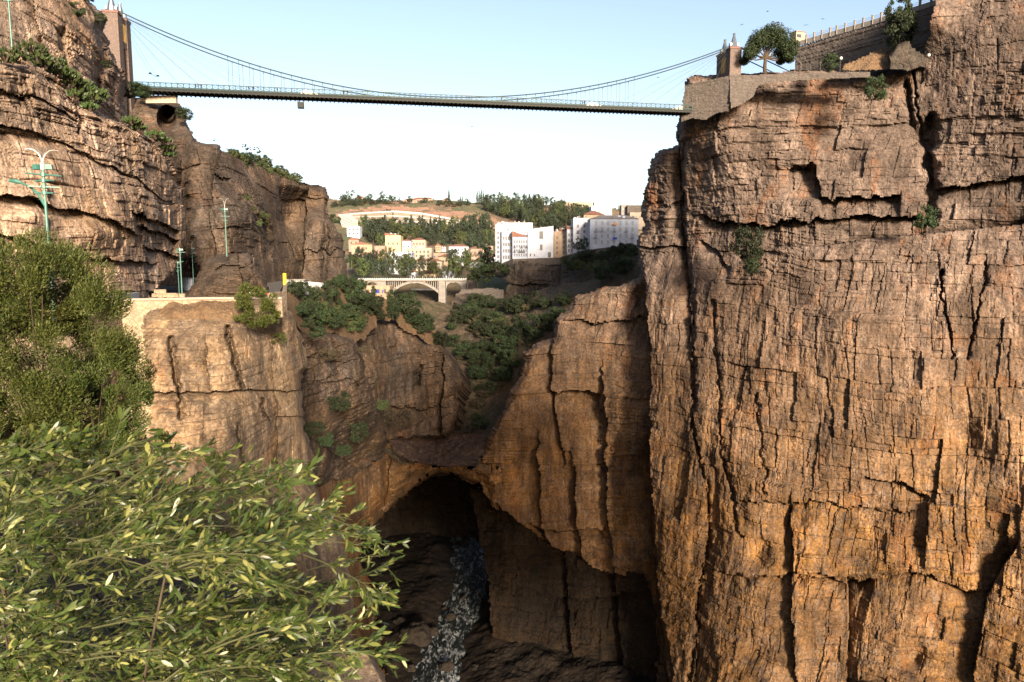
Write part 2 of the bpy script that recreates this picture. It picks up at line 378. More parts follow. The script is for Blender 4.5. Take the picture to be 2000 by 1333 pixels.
RCf = [leftof([(1262, 560), (1270, 700), (1272, 900), (1278, 1100), (1310, 1333)], 15, 150, 30), leftof([(1268, 860), (1274, 1000), (1284, 1150), (1320, 1360)], 12, 90, 60), leftof([(1118, 900), (1130, 1060), (1150, 1250)], 6, 60), under([(980, 1010), (1080, 1040), (1180, 1030)], 5, 60), under([(990, 1150), (1100, 1160), (1260, 1140)], 4, 50), leftof([(1020, 1080), (1030, 1200), (1060, 1340)], 5, 40),
       leftof([(1330, 250), (1334, 400), (1346, 560), (1350, 700)], 4, 30),
       crack([(1350, 560), (1352, 700), (1356, 830), (1372, 900), (1384, 960), (1382, 1050), (1364, 1150), (1352, 1333)], 3, 4),
       crack([(1394, 590), (1398, 700), (1408, 800), (1415, 900), (1432, 960), (1445, 1050)], 2, 3.5),
       crack([(1332, 250), (1334, 400), (1346, 560)], 3, 4),
       rightof([(1384, 930), (1382, 1050), (1364, 1160), (1356, 1333)], 4.5, 40),
       leftof([(1178, 730), (1182, 850), (1188, 1000), (1200, 1150)], 6, 60),
       leftof([(1052, 870), (1060, 1000), (1075, 1150)], 6, 40),
       leftof([(1085, 620), (1078, 760), (1100, 900)], 5, 35),
       under([(1080, 768), (1120, 762), (1170, 768)], 5, 60, 8), under([(1110, 625), (1190, 632), (1250, 618)], 3.5, 18),
       under([(1376, 424), (1480, 438), (1592, 430), (1700, 418), (1740, 428), (1800, 424)], 7, 22, 14),
       shelf([(1480, 486), (1620, 480), (1700, 466), (1824, 456), (2020, 436)], 4, 22),
       under([(1600, 388), (1680, 386), (1756, 380)], 6, 25, 6), under([(1830, 372), (1920, 356), (2050, 334)], 5.5, 26, 10),
       under([(1370, 470), (1400, 490), (1420, 520)], 3, 20, 8), under([(1540, 325), (1585, 322)], 4, 40, 6),
       leftof([(1592, 325), (1600, 388)], 5, 45, 6),
       crack([(1816, 230), (1812, 300), (1818, 360), (1816, 430)], 6, 12), crack([(1800, 280), (1780, 240), (1770, 160)], 3, 7),
       crack([(1842, 530), (1840, 580), (1852, 640), (1860, 700)], 2, 3), crack([(1925, 515), (1922, 560), (1908, 620), (1890, 700)], 1.6, 3), blob(1840, 534, 6, 6, 3),
       crack([(1785, 140), (1790, 200), (1800, 260)], 2.5, 4),
       under([(1250, 478), (1290, 485), (1340, 480)], 3, 16, 8), under([(1245, 395), (1290, 398), (1335, 392)], 2, 14, 8),
       leftof([(1546, 985), (1548, 1150), (1554, 1333)], 3.5, 45), rightof([(1656, 1125), (1656, 1230), (1652, 1333)], 5, 34, 6),
       rightof([(1704, 995), (1703, 1120)], 2, 60, 8), under([(1560, 1128), (1650, 1132), (1704, 1128)], 3, 30, 6),
       under([(1404, 1120), (1560, 1124), (1700, 1130), (1800, 1120), (1912, 1158)], 2.2, 14, 10),
       under([(1440, 975), (1540, 982), (1620, 978), (1660, 992), (1780, 1000)], 2., 14, 10),
       under([(1690, 930), (1750, 940), (1810, 970)], 3, 18, 8),
       blob(1890, 860, 45, 90, 3), blob(1480, 1080, 28, 40, 3), blob(1660, 640, 120, 60, -2), blob(1790, 1040, 22, 60, 1.5), blob(1480, 1270, 30, 34, 2.5), blob(1790, 1280, 26, 24, 3),
       leftof([(1990, 1060), (1930, 1160), (1900, 1333)], 4, 50, 20), crack([(1476, 770), (1485, 860), (1498, 960)], 1.4, 3),
       blob(1815, 30, 60, 60, -6), blob(1300, 420, 22, 160, -3), blob(1420, 300, 45, 120, -3), blob(1700, 300, 60, 70, -3)]
sheet('right_cliff', RC, RCc, 'rock_right', (-.62, -.78, .05), rocky(R(-48), .02, .8, 1.0, 1.2, .42, 1.1, 1., 3, (-25, 22), (-22, 16, .88)), RCf,
      sil=RC[:32], silr=(16, 7), step=1.9, skirt=(14, 55, -4), label='massive ochre limestone cliff filling the right side of the gorge')
# left near cliff, lower and upper tiers
LC = [(-60, 100), (0, 118), (60, 128), (110, 165), (150, 205), (200, 225), (250, 245), (300, 275), (330, 305), (345, 345), (358, 370), (364, 420), (362, 470), (352, 515), (335, 545), (318, 560), (296, 572), (292, 594), (100, 622), (-60, 660)]
LCc = [(-60, 100, 61), (0, 120, 64), (150, 210, 74), (250, 250, 82), (345, 345, 97), (364, 420, 103), (-60, 350, 60), (0, 350, 62), (100, 350, 67), (200, 380, 74), (300, 420, 85), (352, 500, 99), (-60, 640, 60), (0, 630, 62), (100, 600, 67), (200, 590, 75), (292, 590, 86)]
LCf = [under([(-60, 372), (60, 388), (110, 402), (180, 420), (230, 436), (270, 462)], 2.6, 60, 14, 2), under([(-60, 445), (60, 470), (130, 492), (210, 507), (300, 515)], 2.2, 26, 14, 2),
       under([(262, 412), (300, 428), (345, 446)], 4, 22, 8, 4), under([(270, 440), (310, 452), (345, 466)], 4, 30, 8, 4), under([(285, 482), (320, 490), (350, 500)], 4, 40, 8), 
       under([(-60, 235), (60, 255), (120, 275), (190, 310), (260, 345), (340, 400)], 1.2, 14, 10, 2), under([(-60, 168), (60, 190), (150, 232)], 1., 12, 10, 2), blob(180, 455, 60, 25, -1.5), blob(70, 420, 60, 25, -1), crack([(150, 205), (156, 240), (150, 262)], 1.2, 4)]
sheet('left_cliff', LC, LCc, 'rock_left', (.75, -.66, 0), rocky(R(75), -.02, .9, 1.5, 1.3, .1, .7, .55, 11), LCf, sil=LC[:16], silr=(12, 4), step=1.7, skirt=(-6, 22, 0),
      label='layered pale limestone cliff overhanging the road on the left')
LU = [(-60, -40), (172, -40), (180, 5), (196, 20), (206, 38), (204, 60), (214, 96), (222, 112), (236, 135), (246, 165), (240, 200), (252, 225), (262, 260), (230, 262), (170, 250), (100, 220), (-60, 200)]
LUc = [(-60, 0, 76), (0, 0, 79), (100, 0, 88), (180, 20, 99), (-60, 180, 70), (60, 180, 76), (150, 200, 86), (240, 200, 108), (250, 250, 110)]
sheet('upper_left_cliff', LU, LUc, 'rock_left', (.75, -.66, 0), rocky(R(50), .1, .6, 1., 1.3, .4, .8, .6, 17), [crack([(196, 60), (200, 120), (190, 180)], 3, 9), crack([(120, 60), (128, 150)], 1.5, 5), leftof([(60, 0), (75, 60), (110, 140)], 2, 30)], sil=LU[1:13], silr=(12, 4), step=1.7, skirt=(-8, 25, 0),
      label='upper rock tier above the cactus ledge on the left')
# middle-left cliff under the bridge end
MC = [(225, 200), (290, 190), (310, 196), (342, 200), (352, 206), (362, 226), (370, 248), (380, 262), (384, 276), (410, 279), (431, 281), (437, 296), (455, 300), (480, 308), (520, 322), (560, 345), (592, 360), (612, 364), (634, 366), (640, 382), (642, 402), (646, 430), (656, 442), (668, 460), (672, 490), (680, 520), (676, 560), (670, 585), (560, 600), (330, 600), (240, 600)]
MCc = [(240, 200, 178), (300, 200, 184), (350, 210, 186), (380, 270, 168), (430, 285, 166), (480, 310, 186), (540, 340, 205), (600, 362, 222), (640, 380, 230), (360, 400, 150), (430, 400, 150), (500, 420, 165), (560, 430, 212), (620, 440, 208), (675, 500, 222), (360, 590, 140), (440, 590, 145), (520, 590, 160), (580, 590, 205), (640, 580, 200), (676, 560, 215), (260, 590, 140)]
def cave(px, py):
    q = ((px-326)/19.)**2+((py-232)/26.)**2
    return 16*np.clip(1.05-q, 0, 1)**.5*(py > 190)
MCf = [cave, leftof([(600, 370), (596, 460), (590, 540), (585, 590)], 10, 45, 20), rightof([(545, 380), (560, 460), (590, 540)], 8, 50, 20), crack([(480, 390), (500, 430), (520, 450), (525, 500)], 4, 7), under([(420, 342), (450, 346)], 2.5, 14, 6), leftof([(437, 296), (420, 340), (410, 420), (430, 560)], 4, 40),
       under([(590, 486), (640, 492), (672, 488)], 2, 10), crack([(640, 400), (636, 480), (634, 560)], 3, 5), crack([(356, 300), (360, 420), (372, 560)], 6, 14), under([(640, 436), (672, 446)], -2, 100, 5)]
sheet('middle_left_cliff', MC, MCc, 'rock_mid', (.45, -.88, 0), rocky(R(35), .01, .8, 1.1, 1.3, .6, 1.2, 1., 23), MCf, sil=MC[1:28], silr=(12, 7), step=1.7, skirt=(-20, 50, 0),
      label='tall brown cliff under the left end of the suspension bridge')
# rock outcrop on the road bend
OC = [(350, 582), (362, 570), (376, 556), (388, 530), (396, 508), (404, 500), (440, 495), (462, 494), (484, 492), (492, 502), (496, 522), (512, 538), (522, 560), (530, 584), (520, 600), (350, 600)]
OCc = [(350, 590, 92), (400, 520, 98), (440, 495, 100), (490, 500, 102), (530, 590, 96), (440, 590, 88), (490, 560, 90)]
sheet('rock_outcrop', OC, OCc, 'rock_mid', (.1, -1, .1), rocky(R(0), .0, .8, 1.5, 1.6, 0., .9, .45, 29), [leftof([(462, 494), (470, 530), (480, 590)], 4, 60, 8), crack([(500, 540), (506, 560), (516, 585)], 1.5, 3), crack([(488, 540), (492, 565), (500, 590)], 1.5, 3), under([(420, 520), (460, 522), (490, 518)], 1.2, 8, 4)], sil=OC[:14], silr=(8, 3), step=1.5, skirt=(0, 14, -1),
      label='blocky rock outcrop left standing between the two road lanes')
# road shelf, left
# buttress below the road
BU = [(276, 640), (284, 612), (300, 600), (330, 596), (400, 592), (540, 590), (556, 602), (572, 612), (580, 630), (590, 652), (600, 690), (606, 706), (604, 722), (592, 732), (590, 760), (592, 800), (598, 840), (610, 872), (613, 900), (610, 930), (622, 960), (640, 1000), (668, 1040), (676, 1090), (684, 1130), (690, 1180), (688, 1230), (700, 1380), (100, 1380), (200, 1000), (292, 860), (288, 760), (284, 700)]
BUc = [(284, 620, 70), (400, 600, 72), (540, 595, 80), (600, 700, 86), (590, 760, 84), (610, 900, 84), (300, 800, 62), (400, 800, 62), (480, 800, 66), (560, 800, 76), (300, 1000, 56), (450, 1000, 60), (600, 1000, 74), (680, 1120, 76), (690, 1200, 76), (300, 1333, 50), (500, 1333, 54), (690, 1350, 68), (440, 640, 68)]
BUf = [under([(290, 766), (400, 768), (480, 762), (600, 764)], 1.6, 14, 10, 1), crack([(446, 640), (456, 690), (464, 730), (476, 758)], 2.4, 4), crack([(336, 660), (340, 720), (350, 766), (356, 815)], 1.6, 4), crack([(514, 780), (512, 800), (524, 822)], 1.8, 3),
       crack([(466, 830), (470, 870), (484, 930)], 1., 4), rightof([(572, 640), (590, 700), (596, 760)], 1.5, 30), leftof([(530, 690), (540, 800), (545, 950)], 1.4, 30), under([(540, 816), (610, 812)], 1.2, 12, 8), leftof([(400, 660), (410, 760)], 1., 30)]
sheet('road_buttress', BU, BUc, 'rock_buttress', (.35, -.93, .1), rocky(R(20), .0, .3, .4, .7, 1.5, 1.5, .55, 37), BUf, sil=BU[5:28], silr=(14, 6), step=1.7, skirt=(0, 30, 0), label='sunlit cream rock buttress below the road')
# gorge walls further in
GA = [(552, 595), (575, 618), (598, 648), (640, 650), (668, 655), (690, 662), (704, 690), (712, 716), (722, 750), (740, 800), (748, 830), (758, 862), (752, 885), (735, 900), (700, 930), (560, 960), (560, 700)]
GAc = [(560, 600, 125), (600, 650, 140), (690, 665, 160), (600, 800, 135), (700, 800, 160), (755, 870, 195), (600, 900, 135), (700, 900, 185)]
sheet('gorge_wall', GA, GAc, 'rock_mid', (.5, -.86, .1), rocky(R(35), .04, .7, 1.2, 1.5, .7, 1.4, .8, 41), [under([(600, 740), (660, 744), (720, 748)], 1.5, 10), shelf([(600, 850), (640, 880), (700, 915)], 6, 30), under([(590, 700), (690, 705)], 1.2, 10)], sil=GA[1:13], silr=(12, 7), step=1.9, skirt=(-8, 40, -4))
GB = [(680, 640), (720, 628), (745, 622), (775, 622), (800, 640), (830, 668), (862, 674), (872, 690), (886, 706), (899, 734), (900, 752), (892, 765), (894, 800), (884, 842), (870, 850), (800, 852), (740, 862), (690, 830)]
GBc = [(690, 640, 200), (760, 625, 232), (870, 700, 245), (898, 740, 252), (700, 830, 195), (800, 840, 232), (880, 840, 246)]
sheet('gorge_wall', GB, GBc, 'rock_mid', (.4, -.9, .1), rocky(R(20), .02, .9, 1.2, 1.3, 1.2, 1.5, 1., 47), [under([(760, 790), (820, 798), (870, 792)], 4, 16), leftof([(868, 690), (862, 780), (858, 850)], 5, 16, 10), crack([(816, 715), (814, 750)], 5, 4)], sil=GB[1:15], silr=(10, 6), step=1.9, skirt=(6, 40, -6))
# undercut wall right of the arch, its shade put into a dark rock colour
rock_mat('rock_dark_shade', (.12, .072, .036), (.14, .08, .035), (.06, .045, .034), (.20, .14, .09), streak=.7, alb=.24)
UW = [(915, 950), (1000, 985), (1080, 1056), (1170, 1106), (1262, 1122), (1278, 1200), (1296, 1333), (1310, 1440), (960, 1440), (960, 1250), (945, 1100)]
sheet('undercut_wall', UW, [(950, 1000, 243), (1100, 1080, 234), (1262, 1150, 218), (1000, 1333, 234), (1200, 1333, 220), (1100, 1200, 232)], 'rock_dark_shade', (-.4, -.9, 0), rocky(R(-30), 0, 1., 1.2, 1.3, .6, 1.4, 1., 153), [under([(950, 1160), (1100, 1170), (1290, 1150)], 3, 30), leftof([(1100, 1000), (1110, 1200), (1130, 1400)], 5, 40), leftof([(1200, 1060), (1206, 1200), (1230, 1400)], 5, 40)], step=1.9, skirt=(0, 10, 0), label='undercut wall coloured dark for shade right of the natural arch')
# natural arch
AR = [(560, 860), (610, 862), (640, 880), (700, 895), (740, 880), (760, 862), (768, 880), (800, 900), (860, 905), (930, 908), (975, 900), (990, 960), (960, 1000), (945, 960), (935, 948), (905, 932), (870, 926), (850, 926), (828, 936), (806, 958), (784, 976), (764, 990), (748, 1006), (738, 1024), (704, 1034), (706, 1080), (735, 1200), (760, 1380), (560, 1380)]
ARc = [(600, 870, 150), (700, 890, 190), (760, 870, 214), (850, 905, 222), (950, 930, 226), (600, 1000, 140), (700, 1000, 188), (700, 1100, 178), (640, 1333, 130), (740, 1333, 165)]
def bev(px, py): return 9*np.clip(1-dline(px, py, AR[11:25])/26, 0, 1)
sheet('natural_arch', AR, ARc, 'rock_right', (.1, -.99, 0), rocky(R(5), .0, 1., 1.2, 1.3, .7, 1.4, .9, 53), [bev, leftof([(764, 870), (760, 950), (745, 1000)], 3, 20), crack([(752, 890), (756, 940), (762, 970)], 2, 4)], sil=AR[12:24], silr=(9, 5), step=1.8, skirt=(0, 110, 0), jag=8, label='natural rock arch spanning the dark gorge')
#@@SLOPES
def rough_ground(a=1., seed=3, sc=.12):
    def f(B):
        x, y, z = B[..., 0]*sc, B[..., 1]*sc, B[..., 2]*sc
        return a*(2.0*fbm(x, y, z, 5, seed, .6)+.35*np.abs(vn(x*9, y*9, z*9, seed+9)))
    return f
# slope of scrub and rubble behind the arch
SL = [(540, 560), (640, 556), (700, 566), (800, 578), (900, 600), (960, 575), (1000, 590), (1060, 566), (1120, 552), (1160, 545), (1262, 512), (1290, 600), (1180, 640), (1120, 660), (1085, 700), (1060, 760), (1010, 830), (975, 880), (930, 912), (860, 908), (780, 905), (740, 880), (660, 720), (540, 660)]
SLc = [(850, 908, 222), (950, 905, 226), (850, 845, 262), (760, 840, 236), (940, 840, 262), (900, 760, 285), (960, 700, 300), (1020, 680, 285), (1090, 640, 280), (880, 680, 320), (900, 620, 370), (990, 610, 350), (1100, 590, 310), (1160, 548, 330), (1255, 520, 290), (700, 600, 290), (640, 560, 300), (560, 570, 300), (800, 580, 370), (1200, 640, 300), (1080, 720, 275), (1020, 830, 262), (1060, 568, 360), (600, 660, 240), (740, 720, 300)]
sheet('gorge_slope', SL, SLc, 'scree', (0, -.5, .87), rough_ground(1.4, 5), [], step=2.2, skirt=None, jag=2, label='scrubby scree slope at the back of the gorge')
SB = [(548, 575), (600, 566), (660, 560), (705, 575), (760, 585), (800, 600), (850, 640), (872, 690), (840, 676), (800, 650), (770, 630), (740, 630), (712, 668), (690, 672), (650, 664), (600, 660), (572, 625), (552, 606)]
SBc = [(550, 580, 125), (640, 565, 175), (700, 575, 200), (780, 600, 235), (865, 690, 250), (600, 655, 142), (700, 665, 185), (740, 630, 215), (560, 600, 122)]
sheet('left_bank', SB, SBc, 'dry_grass', (0, -.5, .87), rough_ground(.9, 8), [], step=2.0, skirt=None, jag=2, label='dry bank falling from the road into the gorge')
RB = [(770, 842), (800, 846), (850, 852), (900, 846), (945, 850), (950, 868), (932, 912), (860, 910), (800, 904), (768, 882), (758, 860)]
RBc = [(770, 845, 232), (850, 850, 252), (940, 850, 246), (930, 910, 222), (850, 908, 218), (770, 880, 212)]
sheet('rubble_saddle', RB, RBc, 'rubble', (0, -.4, .9), rough_ground(.9, 12, .35), [], step=1.4, skirt=None, jag=2, label='reddish rubble lying on top of the natural arch')

# ---- town hill
TH = [(600, 388), (660, 389), (700, 391), (800, 389), (880, 392), (980, 398), (1060, 399), (1120, 402), (1180, 405), (1290, 412), (1290, 620), (600, 620)]
THc = [(600, 389, 1250), (800, 389, 1250), (980, 398, 1200), (1280, 412, 1100), (640, 425, 1000), (850, 425, 1000), (1050, 430, 950), (1250, 430, 900), (640, 470, 740), (850, 470, 740), (1050, 470, 720), (1250, 470, 700), (640, 500, 620), (900, 500, 620), (1250, 500, 620), (640, 545, 500), (900, 545, 500), (1250, 545, 560), (640, 615, 440), (900, 615, 440), (1280, 615, 540)]
sheet('town_hill', TH, THc, 'hill_soil', (0, -.3, .95), rough_ground(2.5, 31, .03), [], sil=TH[:10], silr=(4, 20), step=2.5, skirt=(0, 200, -30), jag=0, label='hillside rising behind the town')
THf = sheet_at(THc)
BS = [(650, 416), (690, 408), (740, 402), (800, 404), (870, 408), (930, 417), (975, 430), (1010, 441), (1060, 450), (1000, 452), (940, 444), (900, 438), (840, 424), (760, 414), (690, 420), (656, 424)]
sheet('bare_slope', BS, [(a, b_, THf(a, b_)-14) for a, b_ in [(650, 416), (740, 402), (870, 408), (1010, 441), (900, 438), (760, 414), (1060, 450), (800, 415)]], 'red_soil', (0, -.3, .95), rough_ground(1.5, 33, .05), [], step=2, skirt=None, jag=2)
GC = [(960, 524), (1003, 509), (1060, 506), (1098, 505), (1115, 498), (1150, 490), (1200, 484), (1262, 478), (1270, 530), (1180, 548), (1120, 566), (1060, 600), (1000, 608), (974, 606), (980, 580), (992, 556), (985, 545), (955, 535)]
GCc = [(960, 524, 425), (1003, 509, 410), (1100, 505, 405), (1262, 478, 372), (990, 600, 395), (1060, 590, 385), (1120, 560, 370), (1262, 530, 345)]
sheet('town_cliff', GC, GCc, 'rock_grey', (-.1, -1, 0), rocky(R(0), .01, .8, .9, .9, .9, 1.2, 1.3, 61), [leftof([(1094, 505), (1092, 560)], 8, 12), leftof([(1175, 500), (1172, 550)], 5, 12), under([(1000, 552), (1060, 560)], 5, 8)], step=1.6, skirt=(0, 30, 0), label='grey cliff carrying the white apartment blocks')
# gorge floor and river
def plane_grid(name, x0, x1, y0, y1, step, zf, mat):
    xs_ = np.arange(x0, x1+.01, step); ys_ = np.arange(y0, y1+.01, step); X, Yy = np.meshgrid(xs_, ys_)
    Z = zf(X, Yy); V = np.stack([X, Yy, Z], -1).reshape(-1, 3); H, W = X.shape; idx = np.arange(H*W).reshape(H, W)
    q = np.stack([idx[:-1, :-1], idx[:-1, 1:], idx[1:, 1:], idx[1:, :-1]], -1).reshape(-1, 4)
    return struct(link(name, npmesh(name, V, q), MATS[mat]))
ZR = -140.0
rv = [(845, 1400), (850, 1333), (862, 1270), (890, 1215), (912, 1165), (922, 1130), (915, 1080), (900, 1040), (905, 1015), (880, 985)]
rvp = np.array([[float(v) for v in P(a, b, Yz(b, ZR))] for a, b in rv])
def rz(x, y):
    rx = np.interp(y, rvp[:, 1], rvp[:, 0]); d = np.abs(x-rx+1.5*vn(x*.2, y*.2, x*0, 4))
    return ZR-1.2+np.clip((d-3.4)*.3, 0, 4)+1.0*fbm(x*.15, y*.15, x*0, 5, 66, .6)*np.clip(d/8, .2, 2.2)
plane_grid('gorge_floor', -110, 130, 60, 352, .8, rz, 'rock_with_shade')
m, t, b = nodes('river_water', .5, .25); v = mapped(t, (1, 1, 1))
foam = ramp(t, noise(t, mapped(t, (1, .35, 1), (0, 0, R(-20))), .38, 9, .78, 1.6), [(.51, 0.), (.59, 1.)])
t.links.new(mix(t, foam, (.006, .009, .010), (.27, .30, .32)), b.inputs['Base Color'])
bump(t, b, noise(t, v, 1.2, 5, .7), .6, .3)
plane_grid('river', -75, 10, 120, 350, 1.0, lambda x, y: ZR+.0*x+.12*vn(x*.8, y*.8, x*0, 2), 'river_water')
plane_grid('hillside', -150, 8, 7, 71, .8, lambda x, y: -3.4-.2*y+.9*fbm(x*.12, y*.12, x*0, 5, 44, .6)-2.*np.maximum(0, x+.60*y+2), 'dry_grass')
# cavern behind the arch
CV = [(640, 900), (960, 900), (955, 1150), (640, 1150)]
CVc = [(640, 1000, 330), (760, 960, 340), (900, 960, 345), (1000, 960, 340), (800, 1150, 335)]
sheet('cavern_wall', CV, CVc, 'rock_with_shade', (0, -1, 0), rocky(0, 0, 1, 1, 1, .5, 1, 1., 57), [], step=3, skirt=(0, 6, 0), jag=0)
plane_grid('ground', -2600, 2600, -900, 3600, 300, lambda x, y: x*0-150.0, 'hill_soil')
# ------------------------------------------------------------------ plain materials
def plain(name, col, rough=.8, spec=.2, metal=0, var=.12, sc=2.0):
    col = tuple(AG*q for q in col)
    m, t, b = nodes(name, rough, spec); v = mapped(t, (1, 1, 1)); b.inputs['Metallic'].default_value = metal
    c = mix(t, var*2, tuple(col), ramp(t, noise(t, v, sc, 5, .65), [(.3, tuple(.5*x for x in col)), (.7, tuple(min(1, 1.25*x) for x in col))]))
    t.links.new(c, b.inputs['Base Color']); return m
plain('deck_steel', (.004, .008, .008), .6); plain('rail_green', (.004, .032, .028), .5); plain('cable', (.03, .05, .055), .6)
plain('cap_metal', (.22, .25, .28), .35, .5, .8); plain('teal', (.035, .13, .11), .5, .4); plain('bare_metal', (.32, .31, .29), .4, .5, .5)
plain('white_plaster', (.40, .44, .53), .85, var=.25, sc=.25); plain('white_cool', (.34, .39, .50), .85, var=.25, sc=.25); plain('cream', (.31, .265, .22), .85, var=.25, sc=.3)
plain('yellow_plaster', (.38, .32, .21), .85, var=.2, sc=.2); plain('pink_plaster', (.25, .18, .15), .85, var=.3, sc=.3); plain('ochre_wall', (.30, .23, .17), .9, var=.3, sc=.5)
plain('concrete', (.20, .19, .18), .9, var=.3, sc=.5); plain('white_paint', (.42, .43, .45), .7); plain('dark_window', (.035, .04, .05), .3, .5); plain('tile_red', (.17, .085, .065), .9, sc=.6, var=.3)
plain('tile_grey', (.20, .19, .19), .9, sc=.6, var=.3); plain('shutter', (.22, .26, .30), .7); plain('yellow', (.60, .42, .03), .6); plain('red', (.5, .03, .03), .5); plain('blue_cloth', (.02, .05, .45), .8)
plain('orange_cloth', (.6, .25, .06), .8); plain('car_white', (.7, .7, .7), .3, .5); plain('tyre', (.02, .02, .02), .8); plain('clothes_dark', (.03, .035, .05), .9); plain('skin', (.35, .2, .13), .6)
plain('bark', (.06, .045, .032), .9, sc=6, var=.4); plain('gold_stone', (.5, .33, .1), .8); plain('boulder', (.022, .018, .014), .9, sc=.6, var=.4); plain('bird', (.02, .02, .02))
def masonry(name, a, b_, sc=.8, bs=.7):
    a, b_ = [tuple(AG*q for q in w_) for w_ in (a, b_)]
    m, t, b = nodes(name, .92, .15); v = mapped(t, (sc, sc, sc*1.5))
    vo = t.nodes.new('ShaderNodeTexVoronoi'); vo.inputs['Scale'].default_value = 1.3; t.links.new(v, vo.inputs['Vector']); vo.inputs['Randomness'].default_value = .8
    ve = t.nodes.new('ShaderNodeTexVoronoi'); ve.feature = 'DISTANCE_TO_EDGE'; ve.inputs['Scale'].default_value = 1.3; ve.inputs['Randomness'].default_value = .8; t.links.new(v, ve.inputs['Vector'])
    c = mix(t, vo.outputs['Color'], a, b_); c = mix(t, ramp(t, ve.outputs['Distance'], [(.0, .75), (.12, 0.)]), c, tuple(.45*x for x in a))
    c = mix(t, ramp(t, noise(t, mapped(t, (.25, .25, .05)), 1, 5), [(.5, 0.), (.75, .6)]), c, (.07, .06, .05))
    t.links.new(c, b.inputs['Base Color']); bump(t, b, ve.outputs['Distance'], bs, .15); return m
masonry('masonry_cream', (.34, .26, .18), (.24, .185, .135), 1.2); masonry('masonry_grey', (.115, .10, .092), (.078, .068, .064), .9); masonry('masonry_tower', (.15, .115, .105), (.11, .09, .085), 1.2)
plain('cornice_stone', (.15, .085, .075)); plain('twig', (.055, .06, .025))
def leafmat(name, a, b_, c_=None, rough=.55, trans=.25, sc=.8, spec=.3, vr=.3):
    a, b_, c_ = [tuple(.8*q for q in w_) for w_ in (a, b_, c_ or b_)]
    m, t, b = nodes(name, rough, spec); v = mapped(t, (1, 1, 1))
    oi = t.nodes.new('ShaderNodeObjectInfo'); c = mix(t, ramp(t, noise(t, v, sc, 4, .7), [(.35, 0.), (.65, 1.)]), a, b_)
    g = t.nodes.new('ShaderNodeAttribute'); g.attribute_name = 'leaf'; 
    if c_: c = mix(t, ramp(t, g.outputs['Fac'], [(.62, 0.), (1., 1.)]), c, c_)
    hsv = t.nodes.new('ShaderNodeHueSaturation'); t.links.new(c, hsv.inputs['Color'])
    mr = t.nodes.new('ShaderNodeMapRange'); mr.inputs[3].default_value = 1-vr; mr.inputs[4].default_value = 1+vr; t.links.new(oi.outputs['Random'], mr.inputs[0]); t.links.new(mr.outputs[0], hsv.inputs['Value'])
    mr2 = t.nodes.new('ShaderNodeMapRange'); mr2.inputs[3].default_value = .475; mr2.inputs[4].default_value = .52; t.links.new(oi.outputs['Random'], mr2.inputs[0]); t.links.new(mr2.outputs[0], hsv.inputs['Hue'])
    t.links.new(hsv.outputs[0], b.inputs['Base Color'])
    if trans:
        tr = t.nodes.new('ShaderNodeBsdfTranslucent'); t.links.new(hsv.outputs[0], tr.inputs[0]); ms = t.nodes.new('ShaderNodeMixShader'); ms.inputs[0].default_value = trans
        out = t.nodes['Material Output']; t.links.new(b.outputs[0], ms.inputs[1]); t.links.new(tr.outputs[0], ms.inputs[2]); t.links.new(ms.outputs[0], out.inputs[0])
    return m
leafmat('leaf_dark', (.011, .022, .008), (.022, .037, .012), (.034, .046, .018), .7, .25, .8, .3, .45)
leafmat('leaf_far', (.020, .034, .020), (.030, .044, .026), (.042, .052, .034), .8)
leafmat('leaf_light', (.040, .062, .020), (.058, .074, .026), (.08, .09, .036), .7)
leafmat('leaf_dry', (.055, .05, .028), (.07, .06, .035), (.10, .08, .045), .8)
leafmat('leaf_cactus', (.035, .065, .022), (.055, .08, .025), (.09, .10, .035), .5)
leafmat('leaf_feather', (.035, .055, .010), (.055, .075, .014), (.09, .10, .022), .6, .3, 1.2, .3, .06)
leafmat('leaf_olive', (.030, .068, .014), (.055, .105, .021), (.27, .31, .10), .42, .25, 3., .5)
